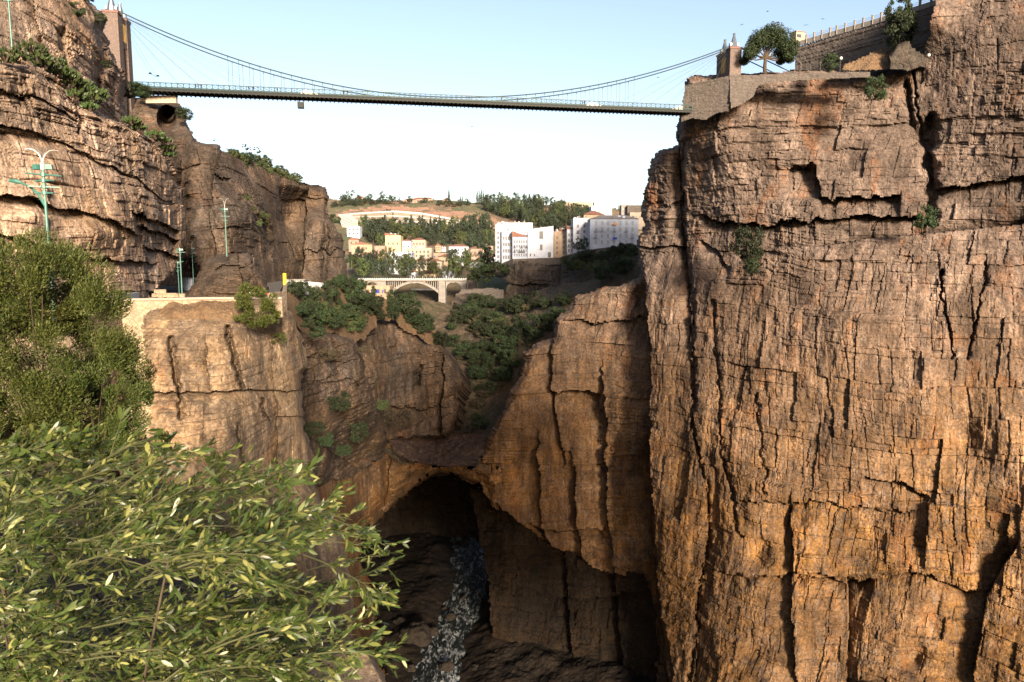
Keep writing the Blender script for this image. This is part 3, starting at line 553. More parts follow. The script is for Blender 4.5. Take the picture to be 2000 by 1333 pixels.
# ------------------------------------------------------------------ mesh builder
class MB:
    def __init__(s): s.v = []; s.f = []; s.m = []; s.mi = 0
    def add(s, vs, fs):
        k = len(s.v); s.v += [tuple(p) for p in vs]; s.f += [tuple(i+k for i in f) for f in fs]; s.m += [s.mi]*len(fs); return s
    def box(s, c, d, rz=0, taper=1.):
        x, y, z = d[0]/2, d[1]/2, d[2]/2; ca, sa = math.cos(rz), math.sin(rz); vs = []
        for zz, q in ((-z, 1), (z, taper)):
            for xx, yy in ((-x, -y), (x, -y), (x, y), (-x, y)):
                vs.append((c[0]+(xx*ca-yy*sa)*q, c[1]+(xx*sa+yy*ca)*q, c[2]+zz))
        return s.add(vs, [(0, 3, 2, 1), (4, 5, 6, 7), (0, 1, 5, 4), (1, 2, 6, 5), (2, 3, 7, 6), (3, 0, 4, 7)])
    def tube(s, pts, r, n=6, cap=True):
        pts = [Vector(p) for p in pts]; rs = r if isinstance(r, (list, tuple)) else [r]*len(pts); vs = []; fs = []
        for i, p in enumerate(pts):
            d = (pts[min(i+1, len(pts)-1)]-pts[max(i-1, 0)]).normalized()
            a = d.orthogonal().normalized() if i == 0 else (a-d*a.dot(d)).normalized(); b = d.cross(a)
            for k in range(n):
                t = 2*math.pi*k/n; vs.append(p+(a*math.cos(t)+b*math.sin(t))*rs[i])
        for i in range(len(pts)-1):
            for k in range(n): fs.append((i*n+k, i*n+(k+1) % n, (i+1)*n+(k+1) % n, (i+1)*n+k))
        if cap: fs.append(tuple(range(n))[::-1]); fs.append(tuple((len(pts)-1)*n+k for k in range(n)))
        return s.add(vs, fs)
    def prism(s, poly, axis0, axis1):       # poly: list of 3D points, extruded by vector axis1-axis0
        d = Vector(axis1)-Vector(axis0); n = len(poly); a = [Vector(p) for p in poly]
        return s.add(a+[p+d for p in a], [tuple(range(n))[::-1], tuple(range(n, 2*n))]+[(i, (i+1) % n, n+(i+1) % n, n+i) for i in range(n)])
    def mesh(s, name, mats, smooth=False):
        me = bpy.data.meshes.new(name); me.from_pydata(s.v, [], s.f); me.update()
        for m_ in (mats if isinstance(mats, (list, tuple)) else [mats]): me.materials.append(MATS[m_])
        if len(me.polygons) == len(s.m): me.polygons.foreach_set('material_index', s.m)
        if smooth: me.polygons.foreach_set('use_smooth', [True]*len(me.polygons))
        return me
    def build(s, name, mats, parent=None, loc=(0, 0, 0), rz=0, smooth=False):
        return link(name, s.mesh(name, mats, smooth), None, parent, loc, rz)
def copy_tree(o, loc, rz=0, parent=None, scale=None):
    c = o.copy(); COL.objects.link(c); c.parent = parent
    if parent is None: c.location = loc; c.rotation_euler = (0, 0, rz)
    if scale: c.scale = (scale,)*3 if not isinstance(scale, tuple) else scale
    for ch in list(o.children): copy_tree(ch, None, 0, c)
    return c
# ------------------------------------------------------------------ leaves
rng = np.random.default_rng(5)
def leaf_mesh(name, C_, D_, L, Wd, mat, up=None, fold=.25):
    """blades: centre C_, direction D_, length L, width Wd"""
    n = len(C_); D_ = D_/np.linalg.norm(D_, axis=1, keepdims=True)
    r = rng.normal(size=(n, 3)) if up is None else up+rng.normal(size=(n, 3))*.45
    S = np.cross(D_, r); S /= np.linalg.norm(S, axis=1, keepdims=True)+1e-9; U = np.cross(S, D_)
    L = np.broadcast_to(L, n)[:, None]; Wd = np.broadcast_to(Wd, n)[:, None]
    p0 = C_-D_*L*.5; p3 = C_+D_*L*.5-U*L*.08; m1 = C_-D_*L*.18-U*Wd*fold; m2 = C_+D_*L*.2-U*Wd*fold
    a1 = m1+S*Wd*.5+U*Wd*fold; a2 = m2+S*Wd*.42+U*Wd*fold; b1 = m1-S*Wd*.5+U*Wd*fold; b2 = m2-S*Wd*.42+U*Wd*fold
    V = np.stack([p0, a1, a2, p3, b2, b1, m1, m2], 1).reshape(-1, 3); k = np.arange(n)[:, None]*8
    Fq = np.concatenate([k+np.array([[0, 1, 2, 7]]), k+np.array([[7, 2, 3, 4]]), k+np.array([[0, 7, 4, 5]])], 0)
    me = npmesh(name, V, Fq, True); me.materials.append(MATS[mat])
    at = me.attributes.new('leaf', 'FLOAT', 'POINT'); at.data.foreach_set('value', np.repeat(rng.random(n), 8).astype(np.float32)); return me
def quad_leaves(name, C_, size, mat, nrm=None, asp=.6):
    n = len(C_); r = rng.normal(size=(n, 3)); D_ = r/np.linalg.norm(r, axis=1, keepdims=True)
    q = rng.normal(size=(n, 3)) if nrm is None else nrm+.6*rng.normal(size=(n, 3))
    S = np.cross(D_, q); S /= np.linalg.norm(S, axis=1, keepdims=True)+1e-9
    sz = (size*(.6+.8*rng.random(n)))[:, None]
    V = np.stack([C_-D_*sz*.5, C_+S*sz*.5*asp, C_+D_*sz*.5, C_-S*sz*.5*asp], 1).reshape(-1, 3)
    Fq = np.arange(n)[:, None]*4+np.array([[0, 1, 2, 3]])
    me = npmesh(name, V, Fq); me.materials.append(MATS[mat])
    at = me.attributes.new('leaf', 'FLOAT', 'POINT'); at.data.foreach_set('value', np.repeat(rng.random(n), 4).astype(np.float32)); return me
def crown_pts(n, rad, clumps, spread=.28, base=0., shape=None, lo=-.7):
    """points of leaf clumps in an uneven crown; rad=(rx,ry,rz), centred at z=base"""
    c = rng.normal(size=(clumps, 3)); c /= np.linalg.norm(c, axis=1, keepdims=True); c *= (.45+.55*rng.random(clumps)**.5)[:, None]
    c[:, 2] = np.maximum(c[:, 2], lo)
    if shape == 'cone': k = (1-c[:, 2])/2; c[:, 0] *= .15+.9*k; c[:, 1] *= .15+.9*k
    i = rng.integers(0, clumps, n); w_ = (.6+.8*rng.random(clumps))[i]
    d = rng.normal(size=(n, 3)); d /= np.linalg.norm(d, axis=1, keepdims=True)
    p = c[i]+d*(spread*w_*rng.random(n)**.4)[:, None]
    p = p*np.array(rad); nrm = d+c[i]*.6+np.array([0, 0, .3]); p[:, 2] += base
    return p, nrm
def trunk_mb(h, r, limbs, lr, bend=.1):
    b = MB(); x = random.uniform(-bend, bend)*h
    b.tube([(0, 0, -.15*h), (x*.3, 0, h*.4), (x, x*.4, h)], [r, r*.8, r*.45], 6)
    for k in range(limbs):
        a = k*2*math.pi/limbs+random.random(); z = h*random.uniform(.5, .95); q = lr*random.uniform(.5, .9)
        b.tube([(x*z/h*.8, 0, z), (math.cos(a)*q*.5, math.sin(a)*q*.5, z+q*.35), (math.cos(a)*q, math.sin(a)*q, z+q*.6)], [r*.45, r*.3, r*.12], 5)
    return b
VEG = {}
def make_kind(key, name, n, rad, clumps, size, mat, h=0., r=.2, limbs=5, shape=None, spread=.28, lo=-.7, asp=.6):
    """crown mesh and trunk mesh, unit crown radii rad, crown centre at height h+rad z"""
    c, nr = crown_pts(n, rad, clumps, spread, h+rad[2]*.85, shape, lo)
    VEG[key] = (name, quad_leaves('crown', c, size, mat, nr, asp), trunk_mb(h+rad[2]*.7, r, limbs, rad[0]*.7).mesh('trunk', 'bark'))
for i in range(3):
    make_kind('bush%d' % i, 'bush', 3600, (1, 1, .75), 34+i*5, .115, 'leaf_dark', 0, .05, 6)
    make_kind('light%d' % i, 'bush', 3000, (1, 1, .75), 34, .11, 'leaf_light', 0, .05, 6)
    make_kind('dry%d' % i, 'shrub', 2400, (1, 1, .6), 28, .095, 'leaf_dry', 0, .04, 7)
    make_kind('tree%d' % i, 'tree', 1300, (1, 1, 1.05), 30+i*6, .17, 'leaf_far', .35, .07, 5)
    make_kind('conifer%d' % i, 'conifer', 1100, (.62, .62, 1.3), 34, .15, 'leaf_far', .2, .06, 3, 'cone', .3)
    make_kind('lite%d' % i, 'tree', 1400, (.9, .9, 1.1), 32, .16, 'leaf_light', .3, .07, 5)
make_kind('cypress', 'cypress', 900, (.28, .28, 1.3), 30, .13, 'leaf_far', .1, .05, 2, 'cone', .25)
make_kind('open', 'tree', 700, (1, .8, .7), 12, .15, 'leaf_far', .9, .05, 8, None, .2)
def plant(key, px, py, Y, rpx, label, cat, group=None, sy=1., base=None, parts=True, zs=1.):
    """rpx: crown half width in photo pixels; (px,py) is the foot"""
    name, cm, tm = VEG[key]; r = rpx*M(Y); p = PV(px, py, Y)
    e = empty(name, p, random.random()*6.28); e.scale = (r, r*sy, r*zs)
    c = link('crown' if name in ('tree', 'conifer', 'cypress') else 'foliage', cm, None, e); t_ = link('trunk' if name in ('tree', 'conifer', 'cypress') else 'stems', tm, None, e)
    tag(e, label, cat, group); return e
# ------------------------------------------------------------------ road, parapets
RZ = -4.1
rp = [(-140, 100, RZ), (-75, 51, RZ), (-41.5, 52, RZ), (-38.6, 61, RZ), (-40.6, 71, RZ), (-33.2, 74.2, RZ), (-25.2, 75.2, RZ), (-38, 112, RZ), (-66, 200, RZ), (-140, 205, RZ)]
struct(link('road', npmesh('road', rp, np.array([(0, i, i+1) for i in range(1, 9)])), MATS['asphalt']))
fb = sheet_at(BUc)
MD = [(290, 620), (300, 606), (330, 594), (370, 588), (400, 585), (450, 588), (500, 598), (540, 616), (562, 640), (552, 676), (528, 668), (490, 648), (440, 634), (390, 628), (340, 632), (300, 638)]
sheet('dry_mound', MD, [(x, y, fb(x, y)+.5) for x, y in MD[:9]]+[(x, y, fb(x, y)+1.) for x, y in MD[9:]]+[(x, y, fb(x, y)-1.3) for x, y in ((340, 612), (400, 606), (450, 610), (500, 622), (540, 646))], 'dry_grass', (.1, -.5, .85), rough_ground(.3, 71, .5), [], step=1.6, skirt=None, jag=3)
def wall_along(name, pts, z0, z1, th, mat, label, cat, cope=None, copemat=None):
    """pts: (x,y) line; z0/z1 bottom and top (numbers or lists)"""
    b = MB(); n = len(pts); Z1 = z1 if isinstance(z1, list) else [z1]*n; Z0 = z0 if isinstance(z0, list) else [z0]*n
    e = empty(name, (pts[0][0], pts[0][1], Z0[0])); tag(e, label, cat); cb = MB(); o = Vector(e.location)
    for i in range(n-1):
        a, c = Vector((*pts[i], 0)), Vector((*pts[i+1], 0)); d = (c-a).normalized(); s_ = Vector((-d.y, d.x, 0))*th/2
        def pr(bb, s1, za0, zb0, za1, zb1):
            vs = [a-s1+Vector((0, 0, za0)), c-s1+Vector((0, 0, zb0)), c+s1+Vector((0, 0, zb0)), a+s1+Vector((0, 0, za0)), a-s1+Vector((0, 0, za1)), c-s1+Vector((0, 0, zb1)), c+s1+Vector((0, 0, zb1)), a+s1+Vector((0, 0, za1))]
            bb.add([v-o for v in vs], [(0, 3, 2, 1), (4, 5, 6, 7), (0, 1, 5, 4), (1, 2, 6, 5), (2, 3, 7, 6), (3, 0, 4, 7)])
        pr(b, s_, Z0[i], Z0[i+1], Z1[i], Z1[i+1])
        if cope: pr(cb, s_*1.5, Z1[i]+.003, Z1[i+1]+.003, Z1[i]+cope, Z1[i+1]+cope)
    b.build('wall', mat, e)
    if cope: cb.build('coping', copemat or mat, e)
    return e
q = [PV(-80, 600, 50), PV(150, 590, 60), PV(232, 586, 70), PV(400, 583, 73.5), PV(552, 583, 74)]
wall_along('retaining_wall', [(v.x, v.y) for v in q], [-40, -40, -40, -7, -5.5], -3.55, .6, 'masonry_cream', 'cream rubble masonry road wall with stone coping above the sunlit buttress', 'wall', .22, 'cream')
q = [PV(528, 583, 76.5), PV(556, 583, 82), PV(558, 583, 110)]
wall_along('retaining_wall', [(v.x, v.y) for v in q], -7.5, -3.0, .5, 'masonry_cream', 'short cream wall corner closing the road beside the barrier', 'wall')
q = [PV(596, 560, 180), PV(656, 562, 190)]
wall_along('parapet_wall', [(v.x, v.y) for v in q], -7.5, [-4.0, -5.0], .5, 'white_paint', 'low whitewashed parapet at the foot of the tall brown cliff', 'wall')
q = [PV(205, 580, 66), PV(292, 578, 84)]
wall_along('kerb_wall', [(v.x-.1, v.y-2.4) for v in q], -4.4, [-3.15, -3.1], .3, 'white_paint', 'whitewashed low kerb wall along the foot of the layered cliff', 'wall')
# loose squared blocks stacked by the road
blk = []
for k in range(16):
    row = k//7; b = MB(); w_, h_ = random.uniform(.55, .95), random.uniform(.38, .5)
    b.box((0, 0, h_/2), (w_, .6, h_), random.uniform(-.3, .3), random.uniform(.86, 1.))
    o = b.build('stone_block', 'masonry_cream', None, PV(300+(k % 7)*8.5+row*5+random.uniform(-1, 1), 572, 80)+Vector((0, 0, 0)), 0)
    o.location.z = RZ+.02+row*.47
    tag(o, ['squared pale stone block in the bottom row of the roadside pile', 'squared pale stone block in the middle row of the roadside pile', 'squared pale stone block on top of the roadside pile'][min(row, 2)], 'stone block', 'stone blocks piled by the road')
# barrier
e = empty('barrier', PV(474, 583, 78)); e.location.z = RZ; tag(e, 'red and white striped barrier arm lying behind the road wall', 'barrier')
b = MB(); b.tube([(0, 0, 1.15), (3.1, .5, .85)], .09, 8)
b.build('arm', 'white_paint', e)
for k in (0.05, .45, .8): b = MB(); b.tube([(3.1*k, .5*k, 1.15-.3*k), (3.1*(k+.12), .5*(k+.12), 1.15-.3*(k+.12))], .1, 8); b.build('stripe', 'red', e)
b = MB(); b.box((3.15, .5, .5), (.4, .35, 1.), 0, .9); b.build('counterweight', 'tyre', e)
b = MB(); b.box((0, 0, .6), (.2, .2, 1.2)); b.build('post', 'white_paint', e)
# kiosk and yellow sign
e = empty('kiosk', PV(580, 562, 150)); tag(e, 'small white roadside cabin with dark windows and flat roof', 'kiosk')
b = MB(); b.box((0, 0, 0), (4.1, 3, 3.2)); b.build('wall', 'white_paint', e)
b = MB(); b.box((0, 0, 1.72), (4.7, 3.6, .22)); b.build('roof', 'concrete', e)
b = MB(); b.box((-1.2, -1.53, -.3), (.8, .06, 2.0)); b.build('door', 'dark_window', e)
for x in (.0, .7, 1.4): b = MB(); b.box((x, -1.53, .3), (.55, .06, .9)); b.build('window', 'dark_window', e)
e = empty('sign_column', PV(557, 564, 140)); tag(e, 'tall narrow yellow advertising column beside the white cabin', 'sign'); b = MB(); b.box((0, 0, 1.6), (.62, .3, 3.0)); b.build('panel', 'yellow', e); b = MB(); b.tube([(0, 0, -.8), (0, 0, .1)], .12, 8); b.build('post', 'bare_metal', e)
# ------------------------------------------------------------------ street lamps
def lamp(px, ytop, ybot, Y, arm, blades, spray, label, fb_=.60, fh=.80):
    p = PV(px, ybot, Y); H = PV(px, ytop, Y).z-p.z; e = empty('street_lamp', p); tag(e, label, 'street lamp', 'turquoise ornamental street lamps'); k = H/12.
    b = MB(); b.tube([(0, 0, -.4), (0, 0, H*.35), (0, 0, H*fh)], [.11*k+.02, .09*k+.02, .07*k+.02], 8); b.build('pole', 'teal', e)
    for i in range(blades):
        z = H*(fb_+(fh-.04-fb_)*i/max(1, blades-1)); w_ = [1.1, 1.7, 1.4, 1.9, 1.2, 1.5][i % 6]*k*.6; a = [0, .5, -.4, .9, .2, -.7][i % 6]; b = MB()
        for sg in (-1, 1): b.box((math.cos(a)*w_*.45*sg+.1*k*sg, math.sin(a)*w_*.45*sg, z), (w_*.9, .28*k, .09*k), a, .9)
        b.tube([(0, 0, z-.12*k), (0, 0, z+.12*k)], .2*k, 8); b.build('blade', 'teal', e)
    for sg in (-1, 1):
        b = MB(); b.box((sg*.45*k, 0, H*(fh+.005)), (.5*k, .4*k, .36*k), .3*sg, .8); b.build('floodlight', 'teal', e)
    b = MB(); b.box((0, 0, H*(fh+.01)), (.22*k, .2*k, .5*k)); b.build('lamp_head', 'white_paint', e)
    b = MB()
    for i in range(spray):
        a = 2*math.pi*i/spray+.4; rr = .8*k
        b.tube([(math.cos(a)*rr*(1-math.cos(t))*.95, math.sin(a)*rr*(1-math.cos(t))*.95, H*(fh+.02)+H*(.98-fh)*math.sin(t)) for t in (0, .4, .8, 1.2, 1.6, 1.9)], .028*k, 5)
    if spray: b.build('spray', 'bare_metal', e)
    if arm:
        s_ = arm; b = MB(); b.tube([(0, 0, H*(fb_-.08)), (s_*.5*k, 0, H*fb_), (s_*1.2*k, 0, H*(fb_+.045)), (s_*1.7*k, 0, H*(fb_+.06))], [.11*k, .1*k, .08*k, .07*k], 6); b.build('arm', 'teal', e)
        b = MB(); b.tube([(s_*1.6*k, 0, H*(fb_+.06)), (s_*2.*k, 0, H*(fb_+.07)), (s_*2.5*k, 0, H*(fb_+.075))], [.09*k, .17*k, .1*k], 8); b.build('luminaire', 'teal', e)
    return e
lamp(105, 292, 615, 56, -1, 4, 6, 'tallest turquoise lamp post with a side arm in front of the layered cliff', .74, .89)
lamp(24, -60, 96, 68, 0, 5, 0, 'turquoise lamp post cut off by the top left corner above the cactus ledge')
lamp(443, 388, 496, 99, 0, 3, 9, 'turquoise lamp post with curled white rods standing on top of the rock outcrop')
lamp(356, 466, 578, 92, 0, 2, 0, 'slim turquoise lamp post nearest the overhanging corner of the cliff')
lamp(350, 500, 570, 100, -1, 3, 0, 'small turquoise lamp with a single arm pointing left in the tunnel mouth')
lamp(378, 470, 548, 112, 0, 3, 4, 'turquoise lamp post just left of the rock outcrop slope')
lamp(687, 508, 526, 300, 0, 0, 0, 'distant thin lamp post among the trees left of the arched bridge')
e = empty('vehicle_cabin', PV(371, 556, 115)); tag(e, 'pale blue box cabin parked behind the slim lamp posts', 'cabin'); b = MB(); b.box((0, 0, 0), (2.2, 3, 1.9)); b.build('body', 'white_cool', e); b = MB(); b.box((0, 0, 1.02), (2.5, 3.2, .14)); b.build('roof', 'shutter', e)
# ------------------------------------------------------------------ suspension bridge
YL, YR = 176.0, 207.0
ZD = PV(300, 176, YL).z
YR = float(Yz(218, ZD)); A = PV(300, 176, YL); Bp = PV(1330, 218, YR); A.z = Bp.z = 0
U = (Bp-A).normalized(); W = Vector((-U.y, U.x, 0))
def BP(s, w_=0, z=0): v = A+U*s+W*w_; return Vector((v.x, v.y, ZD+z))
def s_at(px):
    k = (px-1000.)/F
    lo, hi = -60., 320.
    for _ in range(50):
        mid = (lo+hi)/2; v = BP(mid)
        u = (F*v.x/(v.y*CP-v.z*SP))+1000
        if u < px: lo = mid
        else: hi = mid
    return lo
sL, sR = s_at(236), s_at(1420); s0, s1_ = s_at(262), s_at(1345)
HW = 2.3; TH_ = 19.2
br = empty('suspension_bridge', BP(s0)); tag(br, 'long dark steel suspension bridge with green railings hung between two stone towers', 'bridge')
def inbr(name, mb, mat, parent=None, smooth=False):
    if parent is None: o = mb.build(name, mat, br, smooth=smooth); o.matrix_parent_inverse = Matrix.Translation(-br.location)
    else: o = mb.build(name, mat, parent, smooth=smooth)
    return o
b = MB(); ang = math.atan2(U.y, U.x); Lb = s1_-s0
def bbox(b, sa, sb, wa, wb, za, zb):
    vs = [BP(s_, w_, z_) for z_ in (za, zb) for s_, w_ in ((sa, wa), (sb, wa), (sb, wb), (sa, wb))]
    b.add(vs, [(0, 3, 2, 1), (4, 5, 6, 7), (0, 1, 5, 4), (1, 2, 6, 5), (2, 3, 7, 6), (3, 0, 4, 7)])
bbox(b, s0, s1_, -HW, HW, -.35, 0)
for w_ in (-HW+.25, HW-.25): bbox(b, s0, s1_, w_-.16, w_+.16, -.72, -.353)
inbr('deck', b, 'deck_steel')
b = MB(); n = int(Lb/1.1)
for i in range(n): s_ = s0+.5+i*Lb/n; bbox(b, s_-.09, s_+.09, -HW-.1, HW+.1, -.95, -.723)
inbr('cross_girders', b, 'deck_steel')
for sg in (-1, 1):
    b = MB(); w_ = sg*(HW+.06)
    bbox(b, s0, s1_, w_-.08, w_+.08, 1.14, 1.30); bbox(b, s0, s1_, w_-.06, w_+.06, .12, .3)
    m_ = int(Lb/1.35)
    for i in range(m_+1):
        s_ = s0+i*Lb/m_; bbox(b, s_-.085, s_+.085, w_-.06, w_+.06, 0, 1.14)
        if i < m_:
            s2 = s0+(i+1)*Lb/m_; b.tube([BP(s_, w_, .3), BP(s2, w_, 1.14)], .034, 3); b.tube([BP(s_, w_, 1.14), BP(s2, w_, .3)], .034, 3)
    inbr('railing', b, 'rail_green' if sg < 0 else 'deck_steel')
    b = MB(); bbox(b, s0, s1_, sg*(HW+.17)-.03, sg*(HW+.17)+.03, -.10, -.04); inbr('green_edge_strip', b, 'rail_green')
CW = 2.35; sm = s_at(845); zmin = .6
def cz(s_): return zmin+(TH_-1.0-zmin)*((s_-sm)/((sR-sm) if s_ > sm else (sm-sL)))**2
for sg in (-1, 1):
    b = MB(); pts = [BP(s_, sg*CW, cz(s_)) for s_ in np.linspace(sL, sR, 60)]
    b.tube(pts, .15, 6); inbr('main_cable', b, 'cable')
    for st, dr in ((sL, -1), (sR, 1)):
        b = MB(); b.tube([BP(st, sg*CW, TH_-1.0), BP(st+dr*30, sg*CW, TH_-1-11), BP(st+dr*48, sg*CW, TH_-1-18.5)], .15, 6); inbr('backstay_cable', b, 'cable')
ha, hb = s_at(452), s_at(1232)
for sg in (-1, 1):
    nn = 42
    for i in range(nn+1):
        s_ = ha+(hb-ha)*i/nn
        if cz(s_) < 1.9: continue
        b = MB(); b.tube([BP(s_, sg*CW, .0), BP(s_, sg*CW, cz(s_))], .045, 4); b.tube([BP(s_, sg*CW, cz(s_)-.5), BP(s_, sg*CW, cz(s_)+.18)], .09, 5); inbr('hanger', b, 'cable')
    for st, dr in ((sL, 1), (sR, -1)):
        for d in (9, 14, 19, 24, 29, 34):
            b = MB(); b.tube([BP(st, sg*CW, TH_-1.2), BP(st+dr*d*1.05, sg*CW, .2)], .026, 4); inbr('stay_cable', b, 'cable')
def tower(st, zb, k):
    b = MB(); T = 1.7
    for sg in (-1, 1): bbox(b, st-T, st+T, sg*2.75-1.35, sg*2.75+1.35, zb, TH_-2.6)
    bbox(b, st-T+.15, st+T-.15, -1.4, 1.4, TH_-9.5, TH_-2.603)
    # arch soffit built of wedges
    for i in range(6):
        t0, t1 = math.pi/2*i/6, math.pi/2*(i+1)/6
        for sg in (-1, 1):
            x0, x1 = 1.4*math.cos(t0), 1.4*math.cos(t1); z0 = TH_-12.2+2.7*math.sin(t0)
            bbox(b, st-T+.15, st+T-.15, min(sg*x1, sg*1.4), max(sg*x1, sg*1.4)+.001*i, z0, TH_-9.503)
    tw = inbr('tower', b, 'masonry_tower')
    for sg in (-1, 1): b = MB(); bbox(b, st-T-.18, st+T+.18, sg*2.75-1.5, sg*2.75+1.5, TH_-2.597, TH_-2.1); inbr('cornice', b, 'cornice_stone', None)
    b = MB()
    for w_ in (-.9, 0, .9):
        for sg in (-1, 1): bbox(b, st+sg*(T-.14)-.04, st+sg*(T-.14)+.04, w_-.26, w_+.26, TH_-8.2, TH_-4.0)
    inbr('gilded_panel', b, 'gold_stone')
    for sg in (-1, 1):
        b = MB(); c_ = BP(st, sg*2.7, 0)
        b.tube([(c_.x, c_.y, ZD+TH_-2.1), (c_.x, c_.y, ZD+TH_-1.1), (c_.x, c_.y, ZD+TH_+1.4), (c_.x, c_.y, ZD+TH_+1.9)], [1.15, .95, .32, .42], 8); bbox(b, st-1.3, st+1.3, sg*2.7-.5, sg*2.7+.5, TH_-1.6, TH_-.8)
        inbr('saddle_cap', b, 'cap_metal')
tower(sL, -18, 0); tower(sR, 4, 1)
b = MB(); sc_ = s_at(587); bbox(b, sc_-.75, sc_+.75, -.8, .8, -3.1, -1.7); 
for w_ in (-.7, .7): bbox(b, sc_-.7, sc_-.6, w_-.05, w_+.05, -1.7, -1.2); bbox(b, sc_+.6, sc_+.7, w_-.05, w_+.05, -1.7, -1.2)
inbr('inspection_cradle', b, 'deck_steel')
# people and cars on it
def person_mesh(step):
    me = bpy.data.meshes.new('body'); J = [((0, 0, .95), .15), ((0, 0, 1.2), .15), ((0, 0, 1.42), .17), ((0, 0, 1.52), .06), ((0, .01, 1.60), .085), ((0, .01, 1.68), .10), ((0, 0, 1.76), .06),
        ((.09, 0, .88), .10), ((.10, .08*step, .48), .07), ((.10, -.05*step, .08), .045), ((.10, .10-.05*step, .03), .04), ((-.09, 0, .88), .10), ((-.10, -.02*step, .48), .07), ((-.10, -.22*step, .08), .045), ((-.10, -.1-.1*step+.1, .03), .04),
        ((.19, 0, 1.40), .06), ((.24, -.05, 1.13), .045), ((.23, .06, .90), .035), ((.23, .09, .81), .032), ((-.19, 0, 1.40), .06), ((-.24, .03, 1.13), .045), ((-.23, .12, .92), .035), ((-.23, .15, .83), .032)]
    E = [(0, 1), (1, 2), (2, 3), (3, 4), (4, 5), (5, 6), (0, 7), (7, 8), (8, 9), (9, 10), (0, 11), (11, 12), (12, 13), (13, 14), (2, 15), (15, 16), (16, 17), (17, 18), (2, 19), (19, 20), (20, 21), (21, 22)]
    me.from_pydata([j[0] for j in J], E, []); o = bpy.data.objects.new('tmp', me); COL.objects.link(o); md = o.modifiers.new('s', 'SKIN'); o.modifiers.new('u', 'SUBSURF').levels = 1
    for i, j in enumerate(J): me.skin_vertices[0].data[i].radius = (j[1], j[1]*.8)
    me.skin_vertices[0].data[0].use_root = True
    dg = bpy.context.evaluated_depsgraph_get(); m2 = bpy.data.meshes.new_from_object(o.evaluated_get(dg)); m2.name = 'person'; bpy.data.objects.remove(o)
    m2.materials.clear(); m2.materials.append(MATS['clothes_dark']); m2.materials.append(MATS['skin'])
    for p in m2.polygons: p.material_index = 1 if p.center.z > 1.5 else 0; p.use_smooth = True
    return m2
PM = [person_mesh(1.), person_mesh(0.)]
for i, (px, w_, why) in enumerate([(386, -1.7, 'leftmost of the three dark figures walking at the left end of the bridge'), (391, -1.6, 'middle of the three dark figures walking at the left end of the bridge'), (397, -1.6, 'rightmost of the three dark figures walking at the left end of the bridge'),
        (489, -1.6, 'dark figure at the bridge railing just left of the hangers'), (498, -1.6, 'dark figure following another past the first hangers'), (544, -1.6, 'single dark figure standing at the railing left of the parked car'), (672, -1.6, 'dark figure on the bridge where the cable nears the railing on the left'), (680, -1.6, 'second dark figure where the cable nears the railing on the left'),
        (915, -1.6, 'left one of two tall dark figures at mid bridge railing'), (920, -1.6, 'right one of two tall dark figures at mid bridge railing'), (978, -1.6, 'lone dark figure right of mid bridge'), (1009, -1.6, 'dark figure leaning near the far cable low point'), (1134, -1.6, 'left one of a pair of figures ahead of the white car'), (1138, -1.6, 'right one of a pair of figures ahead of the white car')]):
    o = link('person', PM[i % 2], None, None, BP(s_at(px), w_, .01), ang+(math.pi/2 if i % 3 else -math.pi/2)+random.uniform(-.4, .4)); tag(o, why, 'person', 'people on the suspension bridge')
def car_tree(loc, rz, label):
    e = empty('parked_car' if 0 else 'car', loc, rz); tag(e, label, 'car')
    b = MB(); b.prism([(-2.1, -.82, .3), (2.1, -.82, .3), (2.15, -.82, .75), (1.2, -.82, .92), (-1.9, -.82, .95), (-2.1, -.82, .8)], (0, 0, 0), (0, 1.64, 0)); b.prism([(-1.7, -.72, .95), (1.0, -.72, .93), (.45, -.72, 1.45), (-1.2, -.72, 1.47)], (0, 0, 0), (0, 1.44, 0)); b.build('body', 'car_white', e)
    for y in (-.74, .74): b = MB(); b.add([(-1.5, y, .99), (-.35, y, .99), (-.35, y, 1.38), (-1.15, y, 1.39)], [(0, 1, 2, 3)]); b.add([(-.2, y, .99), (.8, y, .98), (.4, y, 1.36), (-.2, y, 1.38)], [(0, 1, 2, 3)]); b.build('side_window', 'dark_window', e)
    for x in (-1.35, 1.35):
        for y in (-.78, .78): b = MB(); b.tube([(x, y-.1, .32), (x, y+.1, .32)], .32, 12); b.build('wheel', 'tyre', e)
    return e
car_tree(BP(s_at(604), .8, .01), ang, 'pale car crossing the bridge near the hanging cradle')
car_tree(BP(s_at(1160), .8, .01), ang, 'white hatchback crossing the right half of the bridge')
car_tree(BP(s_at(1327), .8, .01), ang+math.pi, 'white car entering the bridge beside the masonry bastion')
e = empty('floodlight_post', PV(302, 166, 180)); tag(e, 'twin floodlight post at the left end of the bridge above the small tree', 'floodlight'); b = MB(); b.tube([(0, 0, -1), (0, 0, 2.6)], .05, 6); b.build('pole', 'bare_metal', e)
for sg in (-1, 1): b = MB(); b.box((sg*.95, 0, 2.5+sg*-.3), (.7, .3, .35), 0, .8); b.tube([(0, 0, 2.1), (sg*.8, 0, 2.45-sg*.3)], .04, 5); b.build('floodlight', 'deck_steel', e)
e = empty('terrace_wall', PV(316, 196, 178)); tag(e, 'pale wall slab under the left end of the bridge deck', 'wall'); b = MB(); b.box((0, 0, 0), (7.6, 1, 1.7)); b.build('slab', 'cream', e); b = MB(); b.box((0, 0, .9), (7.9, 1.3, .12)); b.build('coping', 'concrete', e)
